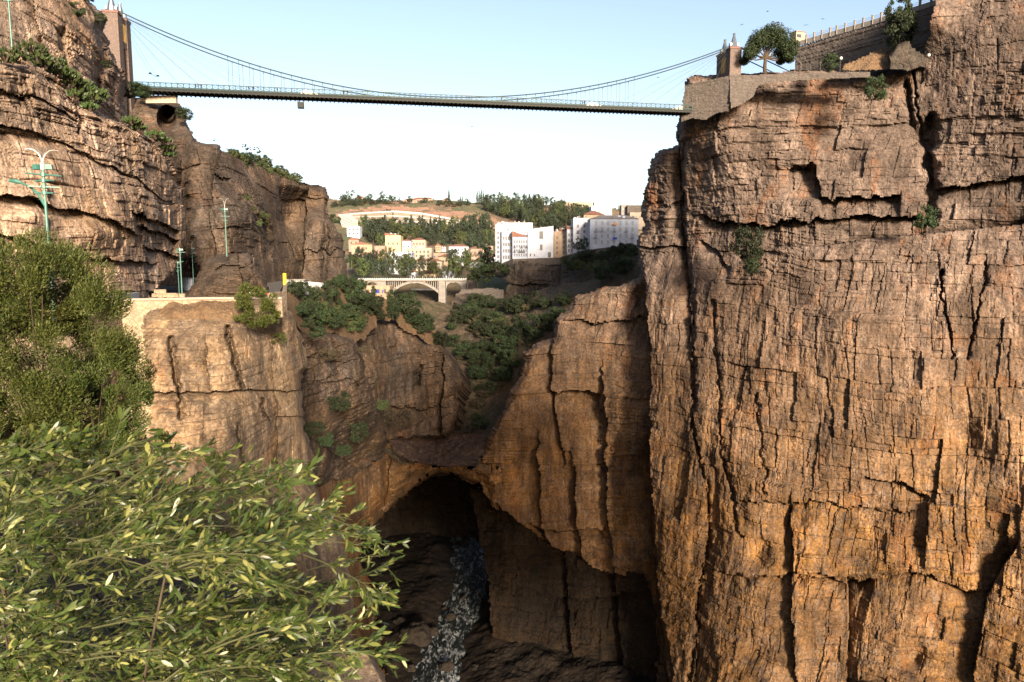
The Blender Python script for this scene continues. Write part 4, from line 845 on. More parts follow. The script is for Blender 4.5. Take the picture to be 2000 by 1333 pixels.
# ------------------------------------------------------------------ right bastion and promenade
def wsheet(name, poly, ctrl, mat, label, cat='wall', back=4, amp=.12):
    o = sheet(name, poly, ctrl, mat, (-.3, -.9, 0), (lambda B: amp*(fbm(B[..., 0]*.8, B[..., 1]*.8, B[..., 2]*1.1, 3, 4)+.6*np.round(1.4*vn(B[..., 0]*1.4+B[..., 1], 0, B[..., 2]*2.2, 9)))), [], step=1.6, skirt=(0, back, 0), jag=0)
    del o['kind']; return tag(o, label, cat)
wsheet('bastion_wall', [(1337, 167), (1425, 147), (1426, 218), (1400, 222), (1378, 236), (1352, 232), (1330, 240), (1331, 215)], [(1337, 167, 200), (1425, 147, 192), (1330, 240, 200), (1426, 218, 192)], 'masonry_grey', 'grey masonry bastion carrying the right bridge tower, battered left face')
wsheet('bastion_wall', [(1425, 147), (1470, 146), (1500, 145), (1560, 143), (1640, 141), (1700, 140), (1700, 152), (1600, 156), (1530, 160), (1482, 166), (1472, 190), (1450, 205), (1426, 214)], [(1425, 147, 192), (1500, 145, 190), (1560, 143, 188), (1700, 140, 182), (1430, 210, 191)], 'masonry_grey', 'low grey masonry wall running right from the bastion below the pine')
ZP = PV(1552, 90, 232).z
pts = [(1552, 91), (1640, 66), (1700, 49), (1760, 31), (1820, 12), (1870, -6), (1900, -18)]
PW = [PV(x, y, float(Yz(y, ZP))) for x, y in pts]
top = pts; bot = [(1900, 150), (1552, 150)]
wsheet('promenade_wall', [(1552, 92)]+pts[1:]+bot, [(x, y, float(Yz(y, ZP))) for x, y in pts]+[(1552, 150, PW[0].y-2), (1760, 150, PW[3].y-3), (1900, 150, PW[6].y-3)], 'masonry_grey', 'high dark masonry terrace wall under the promenade balustrade', 'wall', 6, .35)
e = empty('promenade_balustrade', PW[0]); tag(e, 'pale balustrade with square posts and rails climbing to the top right', 'balustrade')
b = MB()
for a, c in zip(PW[:-1], PW[1:]):
    a2, c2 = a-PW[0], c-PW[0]
    for z0, z1, t_ in ((-.2, 1.25, .15),): 
        d = (c2-a2); s_ = Vector((-d.y, d.x, 0)).normalized()*t_
        b.add([a2-s_+Vector((0, 0, z0)), c2-s_+Vector((0, 0, z0)), c2+s_+Vector((0, 0, z0)), a2+s_+Vector((0, 0, z0)), a2-s_+Vector((0, 0, z1)), c2-s_+Vector((0, 0, z1)), c2+s_+Vector((0, 0, z1)), a2+s_+Vector((0, 0, z1))], [(0, 3, 2, 1), (4, 5, 6, 7), (0, 1, 5, 4), (1, 2, 6, 5), (2, 3, 7, 6), (3, 0, 4, 7)])
b.build('dwarf_wall', 'concrete', e)
for z in (1.7, 2.15): b = MB(); b.tube([v-PW[0]+Vector((0, 0, z)) for v in PW], .05, 5); b.build('rail', 'bare_metal', e)
for x in (1575, 1590, 1605, 1621, 1634, 1651, 1669, 1686, 1704, 1721, 1738, 1756, 1774, 1796, 1818, 1838, 1858):
    y = np.interp(x, [p[0] for p in pts], [p[1] for p in pts]); v = PV(x, y, float(Yz(y, ZP)))-PW[0]
    b = MB(); b.box((v.x, v.y, 1.2), (.5, .5, 2.5)); b.box((v.x, v.y, 2.52), (.68, .68, .14)); b.build('post', 'concrete', e)
e = empty('guard_hut', PV(1557, 86, 236)); tag(e, 'small pale guard hut with a dark opening at the start of the balustrade', 'hut'); b = MB(); b.box((0, 0, 1.6), (3.6, 3, 3.4), .3); b.build('wall', 'cream', e); b = MB(); b.box((0, 0, 3.45), (4.0, 3.4, .25), .3); b.build('roof', 'concrete', e); b = MB(); b.box((-.2, -1.6, 2.0), (1.6, .3, .9), .3); b.build('window', 'dark_window', e)
sheet('grassy_bank', [(1640, 136), (1660, 122), (1700, 104), (1740, 88), (1765, 84), (1775, 100), (1760, 132), (1700, 140)], [(1640, 136, 190), (1765, 84, 206), (1760, 132, 190)], 'dry_grass', (0, -.5, .87), rough_ground(.5, 77, .3), [], step=1.6, skirt=None, jag=2)
sheet('rock_mound', [(1738, 134), (1738, 108), (1750, 90), (1765, 80), (1776, 78), (1784, 92), (1800, 102), (1812, 118), (1806, 132), (1780, 138)], [(1740, 130, 186), (1776, 80, 190), (1810, 130, 184)], 'rock_grey', (0, -1, 0), rocky(0, 0, .3, .7, .8, 0, .6, .4, 83), [], sil=[(1738, 108), (1750, 90), (1776, 78), (1800, 102), (1812, 118)], silr=(6, 2), step=1.5, skirt=(0, 6, 0))
e = empty('fence', PV(1560, 142, 190)); tag(e, 'thin wire fence of upright posts in front of the terrace wall', 'fence')
for x in range(1545, 1690, 19): v = PV(x, 143-(x-1560)*.02, 188)-e.location; b = MB(); b.tube([v, v+Vector((0, 0, 2.9))], .022, 4); b.build('post', 'concrete', e)
for x, y in ((1641, 118), (1812, 112)):
    e = empty('floodlight_post', PV(x, y+22, 186)); tag(e, 'short post with a white lamp globe %s' % ('beside the dark bush under the terrace wall' if x < 1700 else 'where the terrace meets the great cliff'), 'lamp'); b = MB(); b.tube([(0, 0, 0), (0, 0, 3)], .06, 6); b.build('pole', 'deck_steel', e); b = MB(); b.tube([(0, 0, 2.9), (0, 0, 3.1), (0, 0, 3.5), (0, 0, 3.7)], [.2, .42, .42, .2], 8); b.build('lamp_globe', 'white_paint', e)
# ------------------------------------------------------------------ stone arch bridge
YK = 432.0; K0 = PV(858, 545, YK)
e = empty('arch_bridge', (K0.x, YK, K0.z-20)); tag(e, 'long pale stone bridge with one wide flat arch and a round right arch', 'bridge')
def kx(px): return (px-1000)*YK/(F*CP+(666.5-560)*SP)-K0.x
def kz(py): return PV(858, py, YK).z-(K0.z-20)
def kstrip(b, xs_, tops, bots, y0=-4, y1=4):
    for i in range(len(xs_)-1):
        vs = [(xs_[i], y0, bots[i]), (xs_[i+1], y0, bots[i+1]), (xs_[i+1], y0, tops[i+1]), (xs_[i], y0, tops[i])]
        b.prism([vs[0], vs[1], vs[2], vs[3]], (0, y0, 0), (0, y1, 0))
zt = kz(549.5); b = MB(); kstrip(b, [kx(697), kx(912)], [kz(546)]*2, [kz(549)]*2, -4.6, 4.6); b.build('deck', 'concrete', e)
b = MB(); xs_ = [kx(697)]+[kx(x) for x in np.linspace(720, 739, 9)]+[kx(756)]
bt = [kz(562)]+[kz(558-7*math.sqrt(max(0, 1-((x-729.5)/9.5)**2))) for x in np.linspace(720, 739, 9)]+[kz(562)]; bt[1] = bt[9] = kz(558); kstrip(b, xs_, [zt]*11, bt, -3.8, 3.8); kstrip(b, [kx(697), kx(720)], [kz(558)]*2, [kz(600)]*2, -3.7, 3.7); kstrip(b, [kx(739), kx(757)], [kz(558)]*2, [kz(610)]*2, -3.7, 3.7); b.build('left_side_arch', 'concrete', e)
b = MB(); px_ = np.linspace(757, 859, 25); q = (px_-812)/47.; ex = kz(548.6)-(q*q)*(kz(548.6)-kz(568)); kstrip(b, [kx(x) for x in px_], list(ex), list(ex-1.3-.8*np.abs(q)), -3.6, 3.6); b.build('main_arch', 'concrete', e)
b = MB()
for x in list(range(760, 792, 4))+list(range(832, 858, 4)):
    z0 = kz(548.6)-((x-812)/47.)**2*(kz(548.6)-kz(568)); b.box((kx(x), 0, (zt+z0)/2), (.45, 7, max(.1, zt-z0)))
b.build('spandrel_column', 'concrete', e)
b = MB(); b.box((kx(864.5), 0, (kz(546.5)+kz(620))/2), (4.2, 9, kz(546.6)-kz(620))); b.build('pier', 'concrete', e)
b = MB(); xr = np.linspace(872, 903, 13); br_ = [kz(566-15*math.sqrt(max(0, 1-((x-887.5)/15.5)**2))) for x in xr]; kstrip(b, [kx(x) for x in xr], [zt]*13, br_, -3.8, 3.8); kstrip(b, [kx(903), kx(912)], [zt]*2, [kz(600)]*2, -3.8, 3.8); b.build('right_round_arch', 'concrete', e)
b = MB(); b.box((kx(923), 0, (kz(548)+kz(580))/2), (5, 8, kz(548)-kz(580))); b.build('abutment', 'masonry_grey', e)
b = MB(); kstrip(b, [kx(697), kx(912)], [kz(543.5)]*2, [kz(545.9)]*2, -4.6, -4.2); b.build('parapet', 'white_paint', e)
for x in np.arange(699, 910, 4.2): b = MB(); b.box((kx(x), -4.72, kz(542.6)), (.55, .5, 1.3)); b.build('parapet_stud', 'deck_steel', e)
sheet('valley_floor', [(690, 552), (930, 552), (930, 600), (690, 600)], [(690, 552, 470), (930, 552, 470), (690, 600, 440), (930, 600, 440)], 'scree', (0, -.3, .9), rough_ground(1, 99), [], step=2.5, skirt=None, jag=0)
b = MB(); v = PV(832, 566, 455); b.box((0, 0, 0), (19, 1, .9)); tag(b.build('parapet_wall', 'white_paint', None, v), 'white low wall of the lower road seen through the wide arch', 'wall')
wsheet('valley_wall', [(900, 566), (960, 562), (985, 566), (985, 584), (940, 586), (905, 590), (890, 580)], [(900, 566, 405), (985, 570, 400), (900, 590, 402)], 'masonry_grey', 'sandy coloured masonry wall below the right end of the arched bridge')
sheet('rock_knoll', [(872, 600), (882, 584), (896, 572), (930, 575), (970, 580), (1000, 600), (990, 618), (930, 615), (880, 612)], [(880, 600, 385), (930, 575, 398), (990, 610, 378)], 'rock_grey', (0, -1, .2), rocky(0, 0, .6, .8, .8, .2, 1, 1.2, 87), [], step=1.8, skirt=(0, 14, -6))
# ------------------------------------------------------------------ buildings
def house(name, px0, px1, yt, yb, Y, dep, wall, label, roof=None, rows=0, cols=0, rz=0., rh=3., win=(1.1, 1.7), cat='house', balc=(), skew=0., margin=.06, wtop=.12, wbot=.1, arch=False, roofmat='tile_red', shut=None, par=.5, deep=0.):
    x0, x1 = PV(px0, yb, Y), PV(px1, yb, Y); w_ = (x1.x-x0.x); z0 = PV(px0, yb, Y).z; z1 = PV(px0, yt, Y).z; H = z1-z0
    e = empty(name, ((x0.x+x1.x)/2, Y, z0), rz); tag(e, label, cat); w_ = w_/max(.5, math.cos(rz)+0.0)*(1 if abs(rz) < .05 else (1-abs(math.tan(rz))*.25)); b = MB()
    vs = [(-w_/2, 0, -6), (w_/2, 0, -6), (w_/2, dep, -6), (-w_/2, dep, -6), (-w_/2, 0, H), (w_/2, 0, H), (w_/2, dep, H), (-w_/2, dep, H)]
    b.add(vs, [(0, 3, 2, 1), (4, 5, 6, 7), (0, 1, 5, 4), (1, 2, 6, 5), (2, 3, 7, 6), (3, 0, 4, 7)]); b.build('wall', wall, e)
    if roof == 'hip':
        b = MB(); o = .5; r_ = dep*.45; b.add([(-w_/2-o, -o, H+.003), (w_/2+o, -o, H+.003), (w_/2+o, dep+o, H+.003), (-w_/2-o, dep+o, H+.003), (-w_/2+r_, dep/2, H+rh), (w_/2-r_, dep/2, H+rh)], [(0, 1, 5, 4), (1, 2, 5), (2, 3, 4, 5), (3, 0, 4), (0, 3, 2, 1)]); b.build('roof', roofmat, e)
    elif roof == 'gable':
        b = MB(); o = .4; b.add([(-w_/2-o, -o, H+.003), (w_/2+o, -o, H+.003), (w_/2+o, dep+o, H+.003), (-w_/2-o, dep+o, H+.003), (0, -o, H+rh), (0, dep+o, H+rh)], [(0, 1, 4), (1, 2, 5, 4), (2, 3, 5), (3, 0, 4, 5), (0, 3, 2, 1)]); b.build('roof', roofmat, e)
    elif roof == 'shed':
        b = MB(); o = .4; b.add([(-w_/2-o, -o, H+.003), (w_/2+o, -o, H+.003), (w_/2+o, dep+o, H+.003), (-w_/2-o, dep+o, H+.003), (-w_/2-o, -o, H+rh), (-w_/2-o, dep+o, H+rh)], [(0, 1, 4), (1, 2, 5, 4), (2, 3, 5), (3, 0, 4, 5), (0, 3, 2, 1)]); b.build('roof', roofmat, e)
    elif par:
        b = MB(); t_ = .3
        for cx, cy, sx, sy in ((0, t_/2, w_+.1, t_), (0, dep-t_/2, w_+.1, t_), (-w_/2+t_/2, dep/2, t_, dep-2*t_-.01), (w_/2-t_/2, dep/2, t_, dep-2*t_-.01)): b.box((cx, cy-.02, H+par/2+.003), (sx, sy, par))
        b.build('roof_parapet', wall, e)
    if rows:
        wm = MB(); a, c = win; fw = .14
        wm.mi = 0; wm.box((0, -.03, 0), (a, .05, c))
        wm.mi = 1
        for sx in (-1, 1): wm.box((sx*(a/2+fw/2), -.06, 0), (fw, .12, c+2*fw))
        wm.box((0, -.06, c/2+fw/2), (a-.004, .11, fw)); wm.box((0, -.09, -c/2-fw/2), (a+.5, .2, fw)); wm.box((0, -.058, 0), (.06, .03, c-.01)); me = wm.mesh('window', ['dark_window' if not shut else shut, wall])
        bm_ = MB(); bm_.box((0, -.45, -c/2-.15), (a+.9, .9, .15)); 
        for t_ in np.linspace(-a/2-.4, a/2+.4, 7): bm_.box((t_, -.87, -c/2+.4), (.05, .05, .95))
        bm_.box((0, -.87, -c/2+.9), (a+.9, .07, .07)); bme = bm_.mesh('balcony', 'deck_steel' if shut is None else 'shutter')
        for r_ in range(rows):
            for k in range(cols):
                x = -w_/2+w_*(margin+(1-2*margin)*(k+.5)/cols); z = H*(wbot+(1-wtop-wbot)*(r_+.5)/rows)
                if skew: 
                    if z < skew*(x+w_/2)/w_*H: continue
                link('window', me, None, e, (x, 0, z))
                if (r_, k) in balc: link('balcony', bme, None, e, (x, 0, z))
        # side windows on the faces that turn away
    return e
H = house
# the white blocks on the cliff
H('apartment_block', 968, 986, 441, 524, 428, 14, 'white_cool', 'tall white corner block at the left end of the row on the grey cliff', rows=7, cols=2, win=(1.3, 1.9), cat='apartment block')
H('apartment_block', 980, 1002, 452, 514, 424, 12, 'white_cool', 'white block of narrow windows between the corner block and the brown roof', rows=4, cols=4, win=(1.1, 2.2), wbot=.08, cat='apartment block')
H('apartment_block', 972, 1040, 437, 470, 440, 14, 'white_plaster', 'white roof storey with terraces rising behind the left white blocks', rows=1, cols=3, win=(1., 1.), cat='apartment block')
H('apartment_block', 1001, 1032, 463, 507, 418, 12, 'white_cool', 'white block with brown tiled roof and dark windows over dark balconies', 'shed', rows=4, cols=6, win=(.8, 1.8), roofmat='tile_red', balc=[(1, 0), (1, 2), (1, 3), (1, 4), (2, 0), (2, 3), (2, 5)], rh=3.5, cat='apartment block')
H('apartment_block', 1031, 1081, 449, 506, 417, 16, 'white_plaster', 'wide blank white gable wall with two lone windows right of the brown roof', cat='apartment block', par=0)
bl = [o for o in bpy.data.objects if o.get('label', '').startswith('wide blank white')][0]
for px, y0_, y1_, w_ in ((1057, 452, 467, 2.4), (1057, 478, 489, 1.5), (1073, 493, 503, 1.9), (1036, 496, 501, .8), (1044, 497, 501, .6)):
    v0, v1 = PV(px, y1_, 417)-bl.location, PV(px, y0_, 417)-bl.location; b = MB(); b.mi = 0; b.box((v0.x, -.03, (v0.z+v1.z)/2), (w_, .05, v1.z-v0.z)); b.mi = 1
    for sx in (-1, 1): b.box((v0.x+sx*(w_/2+.1), -.08, (v0.z+v1.z)/2), (.2, .14, v1.z-v0.z+.3))
    b.box((v0.x, -.1, v0.z-.12), (w_+.6, .2, .2)); b.build('window', ['dark_window', 'white_plaster'], bl)
b = MB(); v0 = PV(1031, 449, 417)-bl.location; v1 = PV(1081, 449, 417)-bl.location; b.add([(v0.x, .02, v0.z+.003), (v1.x, .02, v1.z+.003), (v1.x, .02, v1.z+2.2), (v0.x+6, .02, v0.z+.9), (v0.x, 15.9, v0.z+.003), (v1.x, 15.9, v1.z+.003), (v1.x, 15.9, v1.z+2.2), (v0.x+6, 15.9, v0.z+.9)], [(0, 1, 2, 3), (7, 6, 5, 4), (0, 3, 7, 4), (3, 2, 6, 7), (2, 1, 5, 6)]); b.build('gable', 'white_plaster', bl)
H('apartment_block', 1082, 1094, 454, 504, 425, 10, 'ochre_wall', 'narrow grey old house squeezed right of the blank white gable', rows=4, cols=1, cat='apartment block')
H('apartment_block', 1093, 1108, 452, 504, 428, 12, 'cream', 'narrow cream house right of the narrow grey one', 'shed', rows=4, cols=1, cat='apartment block', rh=2)
H('apartment_block', 1107, 1121, 448, 500, 420, 12, 'white_plaster', 'narrow white house with balconies at the bend of the wall', 'shed', rows=4, cols=2, win=(1., 1.8), balc=[(1, 0), (2, 0), (2, 1)], cat='apartment block', rh=2)
H('apartment_block', 1119, 1150, 428, 498, 415, 14, 'white_plaster', 'tall white house with a projecting bay left of the big tiled block', rows=5, cols=2, margin=.1, cat='apartment block', balc=[(3, 0), (1, 0)])
b0 = H('apartment_block', 1152, 1246, 428, 490, 398, 14, 'white_cool', 'long white block under a grey hip roof with seven columns of windows', 'hip', rows=4, cols=7, win=(1.15, 2.3), roofmat='tile_grey', wtop=.03, wbot=.16, cat='apartment block', balc=[(1, 0), (2, 0), (2, 1), (2, 3), (2, 5), (1, 6)], shut='shutter', rh=2.6)
H('apartment_block', 1155, 1195, 404, 425, 440, 14, 'white_plaster', 'white stepped house with terrace rising behind the long tiled block', rows=1, cols=4, cat='house', win=(1.4, 1.6))
H('house', 1161, 1174, 396, 406, 444, 8, 'white_plaster', 'small white stair tower on top of the stepped house', rows=1, cols=1, win=(2, 1.6))
H('house', 1140, 1180, 420, 432, 425, 12, 'ochre_wall', 'old house with rusty red roof between the white blocks', 'hip', rh=3)
H('house', 1213, 1226, 402, 424, 450, 8, 'concrete', 'grey square house at the skyline right of the stepped white house', rows=2, cols=2)
H('house', 1225, 1262, 403, 426, 446, 10, 'masonry_grey', 'brown stone building at the skyline touching the right cliff', rows=0)
H('house', 1230, 1262, 417, 430, 430, 10, 'cream', 'low pale house wedged beside the right cliff above the tiled roof', rows=1, cols=4, win=(.9, 1.1))
q = [PV(962, 522, 421), PV(985, 514, 416), PV(1003, 507, 408), PV(1060, 505, 404), PV(1098, 503.5, 402), PV(1118, 497, 396), PV(1150, 489, 388), PV(1200, 483, 378), PV(1262, 478, 370)]
wall_along('cliff_top_wall', [(v.x, v.y) for v in q], [v.z-4 for v in q], [v.z for v in q], .8, 'masonry_grey', 'long grey stone wall curving along the cliff top below the white blocks', 'wall', .25, 'concrete')
# the town
T = [('pavilion', 678, 703, 443, 462, 760, 12, 'white_plaster', 'white two storey boxy building at the foot of the long facade, far left', None, 2, 3),
 ('house', 681, 701, 469, 480, 640, 10, 'pink_plaster', 'pinkish gabled house below the white boxy building', 'gable', 1, 2), ('house', 687, 727, 478, 502, 600, 12, 'ochre_wall', 'old brown house with crumbling walls at the left of the town', 'gable', 2, 2),
 ('house', 732, 752, 482, 500, 590, 12, 'pink_plaster', 'pink blank house left of the tall yellow building', None, 1, 2), ('apartment_block', 753, 783, 460, 492, 600, 14, 'yellow_plaster', 'tall blank yellow building with a sloping red roof', 'shed', 1, 3),
 ('house', 784, 803, 471, 492, 610, 12, 'white_plaster', 'white house with red roof right of the tall yellow building', 'hip', 1, 2), ('house', 804, 831, 469, 484, 620, 12, 'cream', 'cream house with four shuttered windows and red hip roof', 'hip', 1, 4),
 ('apartment_block', 792, 843, 486, 506, 560, 14, 'cream', 'wide cream block with two rows of dark balconies', None, 2, 6), ('office_building', 754, 805, 494, 530, 530, 16, 'white_plaster', 'big white building with three rows of small square windows', None, 3, 9),
 ('house', 806, 864, 511, 527, 540, 10, 'cream', 'long low cream building behind the trees of the arched bridge', 'hip', 2, 9), ('house', 843, 878, 496, 508, 590, 10, 'pink_plaster', 'low pink flat house right of the wide cream block', None, 1, 4),
 ('house', 877, 915, 482, 500, 600, 12, 'white_plaster', 'white house with rusty roof line at the right of the town', 'hip', 2, 5), ('house', 915, 941, 486, 502, 590, 12, 'pink_plaster', 'pinkish house with three tall windows at the right of the town', 'hip', 1, 3),
 ('house', 943, 957, 488, 498, 580, 10, 'ochre_wall', 'small brown house at the right edge of the town', 'gable', 1, 1), ('house', 856, 882, 502, 518, 560, 10, 'ochre_wall', 'dark roofed brown house below the low pink house', 'hip', 1, 4),
 ('house', 918, 946, 512, 524, 540, 10, 'white_plaster', 'white low house half hidden by trees right of the big white building', 'hip', 1, 3), ('shrine', 800, 813, 532, 546, 470, 6, 'white_plaster', 'tiny white domed pavilion at the bridge parapet', 'gable', 1, 1),
 ('house', 823, 850, 535, 547, 480, 8, 'yellow_plaster', 'low yellowish house just behind the bridge parapet', 'hip', 1, 3), ('house', 864, 886, 532, 547, 475, 8, 'white_plaster', 'white arcade building just behind the bridge parapet', None, 1, 3),
 ('house', 728, 742, 500, 512, 560, 8, 'ochre_wall', 'small ochre house between the pink house and the trees', 'gable', 1, 1), ('house', 700, 726, 500, 516, 570, 8, 'pink_plaster', 'rusty pink house under the old brown house', 'hip', 1, 3),
 ('villa', 788, 815, 391, 398, 1200, 16, 'pink_plaster', 'left villa with red roof on the skyline ridge', 'hip', 1, 4), ('villa', 806, 846, 389, 396, 1215, 16, 'pink_plaster', 'long villa with red roof on the skyline ridge', 'hip', 1, 6), ('villa', 864, 880, 391, 399, 1200, 12, 'pink_plaster', 'gabled orange villa on the skyline beside a cypress', 'gable', 1, 2),
 ('villa', 984, 1011, 396, 402, 1180, 12, 'tile_red', 'low red roofed villa on the wooded ridge above the white blocks', 'hip', 0, 0), ('barracks', 1112, 1162, 396, 406, 1000, 12, 'yellow_plaster', 'long pale yellow barracks on the skyline right of the woods', None, 2, 12), ('barracks', 1103, 1113, 395, 406, 1005, 10, 'concrete', 'grey end block of the yellow barracks', None, 1, 2),
 ('house', 1098, 1122, 401, 409, 960, 10, 'pink_plaster', 'pinkish wall building below the barracks', None, 0, 0), ('house', 694, 712, 387, 392, 1230, 10, 'ochre_wall', 'low brown house on the far left of the skyline', 'hip', 0, 0), ('house', 948, 976, 437, 446, 930, 10, 'cream', 'cream houses row at the right foot of the bare slope', None, 1, 4)]
for t_ in T: H(t_[0], *t_[1:6], t_[6], t_[7], t_[8], t_[9], t_[10], t_[11], cat='building' if t_[0] not in ('house', 'villa') else t_[0], win=(1.3, 1.9) if t_[5] < 700 else (1.8, 2.0), rh=2.2 if t_[5] < 700 else 3.2)
# long institute of concrete fins
e = empty('institute_building', PV(800, 436, 930)); tag(e, 'very long concrete building of white fins and three window rows bending along the hill', 'building')
def wing(pa, pb, rows, nf):
    (xa, ya, yba, Ya), (xb, yb, ybb, Yb) = pa, pb; o = Vector(e.location)
    a0, a1, b0_, b1 = PV(xa, yba, Ya)-o, PV(xa, ya, Ya)-o, PV(xb, ybb, Yb)-o, PV(xb, yb, Yb)-o; bk = Vector((0, 14, 0))
    m1 = MB(); m1.add([a0, b0_, b1, a1, a0+bk, b0_+bk, b1+bk, a1+bk], [(0, 1, 2, 3), (3, 2, 6, 7), (4, 7, 6, 5), (0, 3, 7, 4), (1, 5, 6, 2)]); m1.build('window_wall', 'dark_window', e)
    m2 = MB(); f = Vector((0, -1.5, 0))
    for r_ in range(rows+1):
        k = r_/rows; p, q = a0.lerp(a1, k)+f, b0_.lerp(b1, k)+f; t_ = Vector((0, 0, 1.0 if r_ in (rows,) else .5)); m2.add([p-t_, q-t_, q+t_, p+t_, p-t_-f, q-t_-f, q+t_-f, p+t_-f], [(0, 1, 2, 3), (3, 2, 6, 7), (4, 5, 1, 0)])
    m2.build('floor_slab', 'white_paint', e); m3 = MB()
    for i in range(nf+1):
        k = i/nf; p, q = a0.lerp(b0_, k)+f*.8, a1.lerp(b1, k)+f*.8; t_ = Vector((.32, 0, 0)); m3.add([p-t_, p+t_, q+t_, q-t_, p-t_-f*.8, p+t_-f*.8, q+t_-f*.8, q-t_-f*.8], [(0, 1, 2, 3), (0, 3, 7, 4), (1, 5, 6, 2)])
    m3.build('facade_fins', 'cream', e)
wing((684, 418.5, 437, 940), (768, 413.5, 440, 900), 3, 42); wing((768, 413.5, 440, 900), (826, 418, 442, 900), 3, 30); wing((826, 418, 442, 900), (898, 431, 444, 880), 3, 36)
e = empty('lattice_hall', PV(678, 438, 900)); tag(e, 'pale hall with a diamond lattice roof slope left of the long fin building', 'building'); o = Vector(e.location)
A_, B_, C_, D_ = [PV(*p)-o for p in ((661, 421, 920), (684, 419, 920), (699, 433, 880), (668, 442, 880))]; E_, F_ = PV(668, 450, 880)-o, PV(699, 442, 880)-o
b = MB(); b.add([A_, B_, C_, D_], [(3, 2, 1, 0)]); b.add([E_, F_, C_+Vector((0, 0, 0)), D_], [(0, 1, 2, 3)]); b.build('roof_slope', 'cream', e)
b = MB()
for i in range(8):
    k = i/7; b.tube([A_.lerp(B_, k)+Vector((0, -.5, .6)), D_.lerp(C_, k)+Vector((0, -.5, .6))], .45, 4); b.tube([A_.lerp(D_, k)+Vector((0, -.5, .6)), B_.lerp(C_, k)+Vector((0, -.5, .6))], .45, 4)
b.build('lattice', 'white_paint', e)
# stone hut with washing
e = H('stone_hut', 705, 762, 561, 596, 262, 8, 'ochre_wall', 'old flat roofed stone house with blue washing hanging, among the gorge trees', rows=1, cols=4, win=(.9, 1.5), cat='house', wtop=.08, wbot=.62, par=.35)
for x, mt, w_ in ((.8, 'blue_cloth', 1.1), (2.2, 'orange_cloth', .45), (2.8, 'blue_cloth', .4)): b = MB(); b.box((x, -.35, 5.2), (w_, .05, 1.3)); tag(b.build('hanging_cloth', mt, None, Vector(e.location)), '%s cloth hung out on the old stone house wall' % {1.1: 'large blue', .45: 'orange', .4: 'narrow blue'}[w_], 'laundry')

for px, r_, c_ in ((1201, 0, 'orange_cloth'), (1201, 2, 'blue_cloth')):
    v = PV(px, (438, 0, 466)[r_], 396.4); b = MB(); b.box((0, 0, 0), (2.2, .1, 1.1)); tag(b.build('awning', c_, None, v), '%s cloth hanging on a balcony of the long tiled block' % ('orange' if r_ == 0 else 'blue'), 'cloth')

# rooftop clutter on the white blocks
for o in [o for o in bpy.data.objects if o.get('category') in ('apartment block', 'building') and o.type == 'EMPTY' and o.children and 'block' in o.name]:
    wl = [c for c in o.children if c.name.startswith('wall')]
    if not wl: continue
    bb = [Vector(c) for c in wl[0].bound_box]; x0, x1, y0, y1, z1 = bb[0].x, bb[6].x, bb[0].y, bb[6].y, max(c.z for c in bb)
    for k in range(3):
        x, y = random.uniform(x0+1.2, x1-1.2), random.uniform(y0+2, y0+5); b = MB(); hh = random.uniform(.8, 2.2); b.box((x, y, z1+hh/2), (random.uniform(.8, 2.4), 1.6, hh)); b.build('roof_hut' if hh > 1.5 else 'chimney', 'white_plaster', o)
    for k in range(2):
        x, y = random.uniform(x0+1, x1-1), y0+1; b = MB(); b.tube([(x, y, z1), (x, y, z1+random.uniform(1.5, 3))], .07, 4); b.tube([(x-.1, y-.3, z1+1.2), (x-.05, y-.15, z1+1.2)], [.6, .2], 8); b.build('dish', 'concrete', o)
kinds = [('cream', 'cream'), ('pink_plaster', 'pinkish'), ('white_plaster', 'white'), ('ochre_wall', 'brown')]
taken = [(t_[1], t_[2], t_[3], t_[4]) for t_ in T]
k = 0
for q in range(400):
    px, py = random.uniform(688, 956), random.uniform(488, 528); wd = random.uniform(9, 18); hh = random.uniform(7, 12)
    if any(px-wd*.3 < t1 and px+wd*.7 > t0 and py-hh*.6 < tb_ and py > ta_+2 for t0, t1, ta_, tb_ in taken): continue
    mt, nm = random.choice(kinds); Y = float(Yz(py, THf(px, py) and PV(px, py, THf(px, py)).z))-2
    o = H('house', px, px+wd, py-hh, py, Y, 8, mt, 'small %s house packed among the trees of the lower town' % nm, random.choice(['hip', 'gable', None, 'shed']), rows=1 if hh < 10 else 2, cols=random.randint(2, 4), win=(1.0, 1.3), rh=1.8); o['group'] = 'small houses packed in the town'
    taken.append((px, px+wd, py-hh, py)); k += 1
    if k > 26: break
# ------------------------------------------------------------------ plants
def grp(n, key, poly, ctrl, r, label, cat, group, off=-1.5, zs=(.8, 1.25)):
    f = tps(ctrl); pa = np.array(poly, float); lo, hi = pa.min(0), pa.max(0); k = 0; t = 0; pts_ = []
    while k < n and t < n*60:
        t += 1; x, y = random.uniform(lo[0], hi[0]), random.uniform(lo[1], hi[1])
        if not inpoly(np.array([x]), np.array([y]), poly)[0]: continue
        if any(abs(x-a) < r[0]*.55 and abs(y-b_) < r[0]*.4 for a, b_ in pts_): continue
        pts_.append((x, y)); k += 1
    pts_.sort(key=lambda p: p[1])
    for i, (x, y) in enumerate(pts_):
        Y = float(f(np.array([x]), np.array([y]))[0])+off; kk = key[random.randrange(len(key))]
        lb = label[i % len(label)] if isinstance(label, list) else label
        plant(kk, x, y, Y, random.uniform(*r), lb, cat, group, random.uniform(.8, 1.1), zs=random.uniform(*zs))
DK = ['bush0', 'bush1', 'bush2']; LT = ['light0', 'light1', 'light2']; DR = ['dry0', 'dry1', 'dry2']; TR = ['tree0', 'tree1', 'tree2']; CF = ['conifer0', 'conifer1', 'conifer2']; LI = ['lite0', 'lite1', 'lite2']
